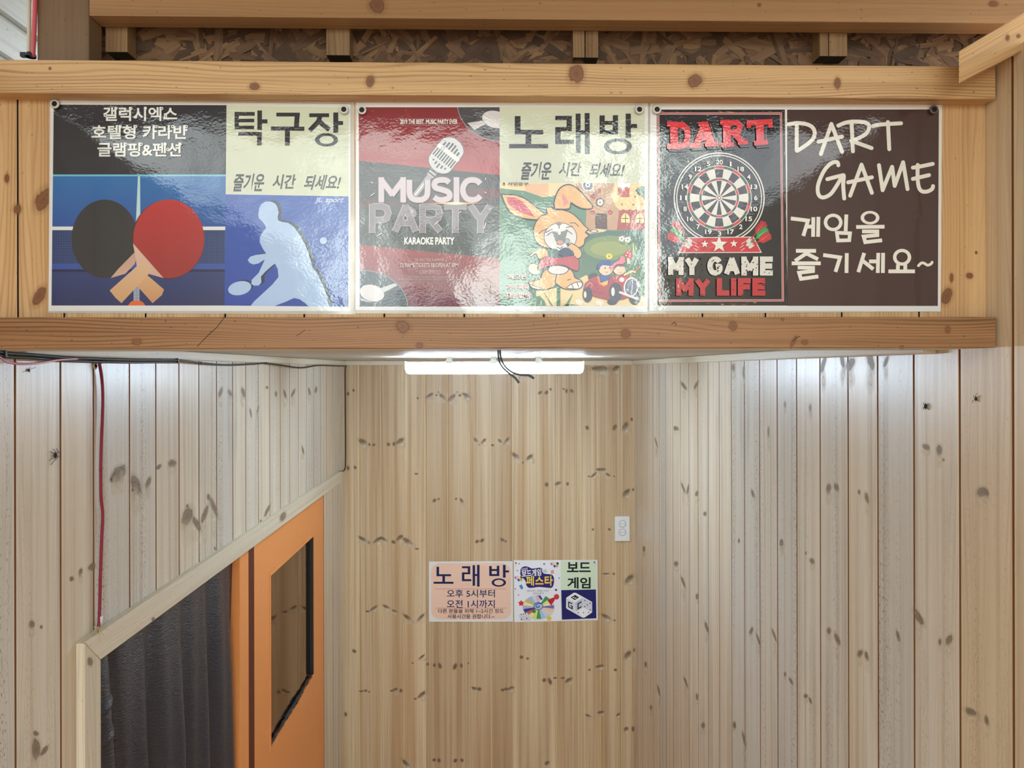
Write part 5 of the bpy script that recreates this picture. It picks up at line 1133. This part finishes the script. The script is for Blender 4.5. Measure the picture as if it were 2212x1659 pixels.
# ------------------------------------------------------------------ wall outlet
q0, q1 = onY(1327.5, 1168, YB), onY(1359.5, 1114.5, YB)
ol = thing('wall_outlet', ((q0.x + q1.x) / 2, YB, q0.z), 'white double wall outlet on the back boards near the right corner', 'outlet')
M_PLATE = plain('outlet_plate', (236, 238, 240), .35); M_HOLESHADE = plain('outlet_recess_shade', (96, 98, 102), .6)  # socket ring and holes: recess shade put into the grey
bm = bmesh.new(); box(bm, q0.x, q1.x, YB - .011, YB - .0004, q0.z, q1.z); bevel(bm, .002, 2); link('plate', bm, M_PLATE, ol)
for py in (1131.5, 1150):
    c_ = onY(1344.5, py, YB - .0112)
    bm = bmesh.new(); disc(bm, c_, (0, -1, 0), .0175, .0205, .002, 32, 0); disc(bm, c_ + Vector((0, .0001, 0)), (0, -1, 0), .0158, .0174, .0004, 32, 1); disc(bm, c_ + Vector((0, .0001, 0)), (0, -1, 0), 0, .0157, .0006, 32, 0)
    for s_ in (-1, 1): disc(bm, c_ + Vector((s_ * .0085, -.0006, 0)), (0, -1, 0), 0, .0019, .0003, 12, 1)
    disc(bm, c_ + Vector((0, -.0006, 0)), (0, -1, 0), 0, .0012, .0003, 12, 1); link('socket', bm, [M_PLATE, M_HOLESHADE], ol)

# ------------------------------------------------------------------ cables on the left wall and wires under the beam
XW = XL + .006
def lw(T, pts, off=.006): return [onX(*T(*p), XL + off) for p in pts]
main = [(-30, 52), (0, 58), (60, 67), (200, 75), (400, 92), (600, 100), (800, 106), (960, 106), (1080, 108), (1230, 125), (1400, 138), (1550, 132), (1630, 127), (1750, 143), (1850, 155), (1950, 140), (2060, 143)]
pts = lw(e1, main, .0235)
pts += [Vector((XL + .022, YB - .026, pts[-1].z)), onY(*e1(2115, 162), YB - .007)] + [onY(*e1(x, y), YB - .006) for x, y in ((2115, 300), (2117, 600), (2117, 745), (2112, 775))] + [onY(*e1(2106, 785), YB - .014), onX(*e1(2080, 789), XL + .009)]
ca = thing('power_cable', pts[8], 'long black cable pinned along the top of the left wall, dropping down the back corner', 'cable')
bm = bmesh.new(); tube(bm, smooth_path(pts, 5), .0026, 8); link('cable_run', bm, M_BLACK, ca)
bm = bmesh.new(); tube(bm, smooth_path([Vector((p.x, p.y, p.z - .0052)) for p in pts[:9]], 5), .0024, 8); o = link('second_strand', bm, M_BLACK, ca); o['label'] = 'thinner black strand running just below'
M_CLIP = plain('clip_grey', (70, 64, 52), .5)
for T_, (x, y) in ((e1, (1085, 106)), (e1, (1230, 125)), (e1, (1630, 127)), (e1, (25, 60))):
    p = onX(*T_(x, y), XL + .0235); bm = bmesh.new(); box(bm, p.x - .0034, p.x + .0036, p.y - .003, p.y + .003, p.z - .0082 if x < 1100 else p.z - .0033, p.z + .0033); bevel(bm, .001, 1); link('cable_clip', bm, M_BLACK if x < 1100 else M_CLIP, ca)
rc = lw(e1, [(596, 118), (606, 122), (615, 160), (625, 230), (630, 330), (628, 450), (622, 600), (617, 780)], .007) + lw(e2, [(171, 20), (172, 180), (181, 280), (176, 400), (169, 600), (165, 760), (162, 860), (157, 893)], .007)
cord = thing('red_cord', rc[-1], 'dark red cord hanging down the left wall from a screw to the pale rail', 'cord')
bm = bmesh.new(); tube(bm, smooth_path(rc, 5), .0028, 10); link('cord_run', bm, M_RED, cord)
p = onX(*e2(167, 856), XL + .007); bm = bmesh.new(); tube(bm, [p + Vector((0, 0, -.008)), p + Vector((0, 0, .008))], .0048, 12); o = link('cable_clip', bm, M_WHITEP, cord); o['label'] = 'white clip near the lower end of the cord'
M_FRAY = plain('frayed_fibre', (206, 190, 150), .8); rs = random.Random(4); bm = bmesh.new(); pe = onX(*e2(155, 915), XL + .012)
for i in range(26):
    v = Vector((rs.uniform(-.004, .014), rs.uniform(-1, 1) * .016, rs.uniform(-1, .7) * .016)); tube(bm, [pe, pe + v * .5 + Vector((0, rs.uniform(-.004, .004), .003)), pe + v], .0006, 5)
o = link('frayed_end', bm, M_FRAY, cord)
p = onX(*e1(580, 143), XL + .0004); bm = bmesh.new(); disc(bm, p, (1, 0, 0), .0032, .0068, .002, 22, 0); disc(bm, p, (1, 0, 0), 0, .0036, .0042, 18, 1); tube(bm, [p + Vector((.002, 0, .004)), p + Vector((.008, .006, .010)), p + Vector((.009, .012, .008)), p + Vector((.004, .016, .005))], .0012, 6, 1)
tag(link('hook_screw', bm, [M_WASH, M_BLK]), 'small washered hook screw holding the red cord on the left wall', 'screw')
bm = newbm(); tube(bm, smooth_path(lw(e1, [(-30, 75), (0, 92), (40, 117), (120, 131), (220, 128), (300, 115), (380, 104), (475, 100)], .0265), 6), .0019, 8)
tag(link('pink_wire', bm, plain('pink_wire', (206, 130, 168), .3, coat=.5)), 'thin glossy pink wire sagging under the black cable at the far left', 'wire')
TL = crop(780, 700, 3.16); YW = 1.075
wi = thing('cut_wire', onY(*TL(942, 170), YW), 'cut grey twin wire hanging down in front of the glowing lamp', 'wire'); M_GREYW = plain('grey_sheath', (64, 76, 92), .5)
for k, pp in enumerate(([(935, 168), (937, 215), (945, 260), (970, 300), (1015, 340), (1052, 368), (1078, 402)], [(948, 168), (952, 220), (966, 262), (998, 305), (1045, 335), (1100, 347), (1145, 350), (1180, 372)])):
    bm = bmesh.new(); pl_ = smooth_path([onY(*TL(x, y), YW - k * .003) for x, y in pp], 5); tube(bm, pl_, [.0013 + .0006 * i / len(pl_) for i in range(len(pl_))], 8); link('strand', bm, M_GREYW, wi)
M_WEB = plain('spider_silk', (225, 230, 235), .5); bm = bmesh.new(); hub = (1075, 205)
wl = [[(1000, 190), (1015, 225), (1020, 268)], [(1060, 175), (1062, 215), (1060, 262)], [(1030, 185), (1075, 205), (1130, 180)], [(1075, 205), (1050, 240)], [(1225, 190), (1195, 225), (1140, 270)], [(1180, 185), (1190, 225), (1185, 268)], [(1020, 225), (1062, 215), (1100, 225)], [(1100, 368), (1120, 355), (1140, 368), (1105, 388)], [(1085, 372), (1110, 385), (1128, 360)], [(1080, 395), (1112, 352)], [(1095, 350), (1135, 378)], [(1240, 180), (1060, 200)]]
for k in wl: tube(bm, smooth_path([onY(*TL(x, y), YW + .002) for x, y in k], 3), .00022, 4)
tag(link('cobweb', bm, M_WEB), 'wispy white cobweb by the cut wire below the beam', 'cobweb')
# dried insects on the boards
M_BUG = plain('dried_insect', (38, 32, 28), .7)
def bug(name, P, U, V, r, legs, label):
    """body and bent legs standing on the board; U, V span the board"""
    bm = bmesh.new(); n_ = U.cross(V).normalized(); b0 = P + n_ * r * .9
    tube(bm, [b0 - V * r * 1.9, b0 - V * r * 1.2, b0, b0 + V * r * 1.0, b0 + V * r * 1.6], [r * .25, r * .8, r, r * .55, r * .2], 8)
    for an, L_ in legs:
        d = U * math.cos(math.radians(an)) + V * math.sin(math.radians(an)); tube(bm, [b0, b0 + d * L_ * .5 + n_ * r * .8, b0 + d * L_ - n_ * r * .75], r * .16, 5)
    tag(link(name, bm, M_BUG), label, 'insect')
Vz, Yv = Vector((0, 0, 1)), Vector((0, 1, 0))
bug('dead_spider', onX(*e1(330, 688), XL), Yv, Vz, .0028, ((20, .013), (-25, .012), (55, .012), (150, .014), (210, .016), (240, .018), (110, .011), (-60, .010)), 'dead long-legged spider stuck on the pale left wall')
bug('dead_insect', onX(*d1(1655, 470), XR), -Yv, Vz, .0026, ((30, .008), (-40, .009), (140, .009), (220, .010)), 'dried insect on the right wall, lower left of two')
bug('dead_insect', onX(*d1(1942, 428), XR), -Yv, Vz, .0018, ((30, .010), (-30, .008), (150, .008), (215, .012), (80, .008)), 'dried curled insect on the right wall, upper right of two')
bug('dead_insect', onX(*e1(170, 168), XL), (Yv + Vz * .25).normalized(), (Vz - Yv * .25).normalized(), .0016, ((0, .020), (180, .014), (40, .006), (-60, .006)), 'dried stick-like insect under the pink wire on the left wall')
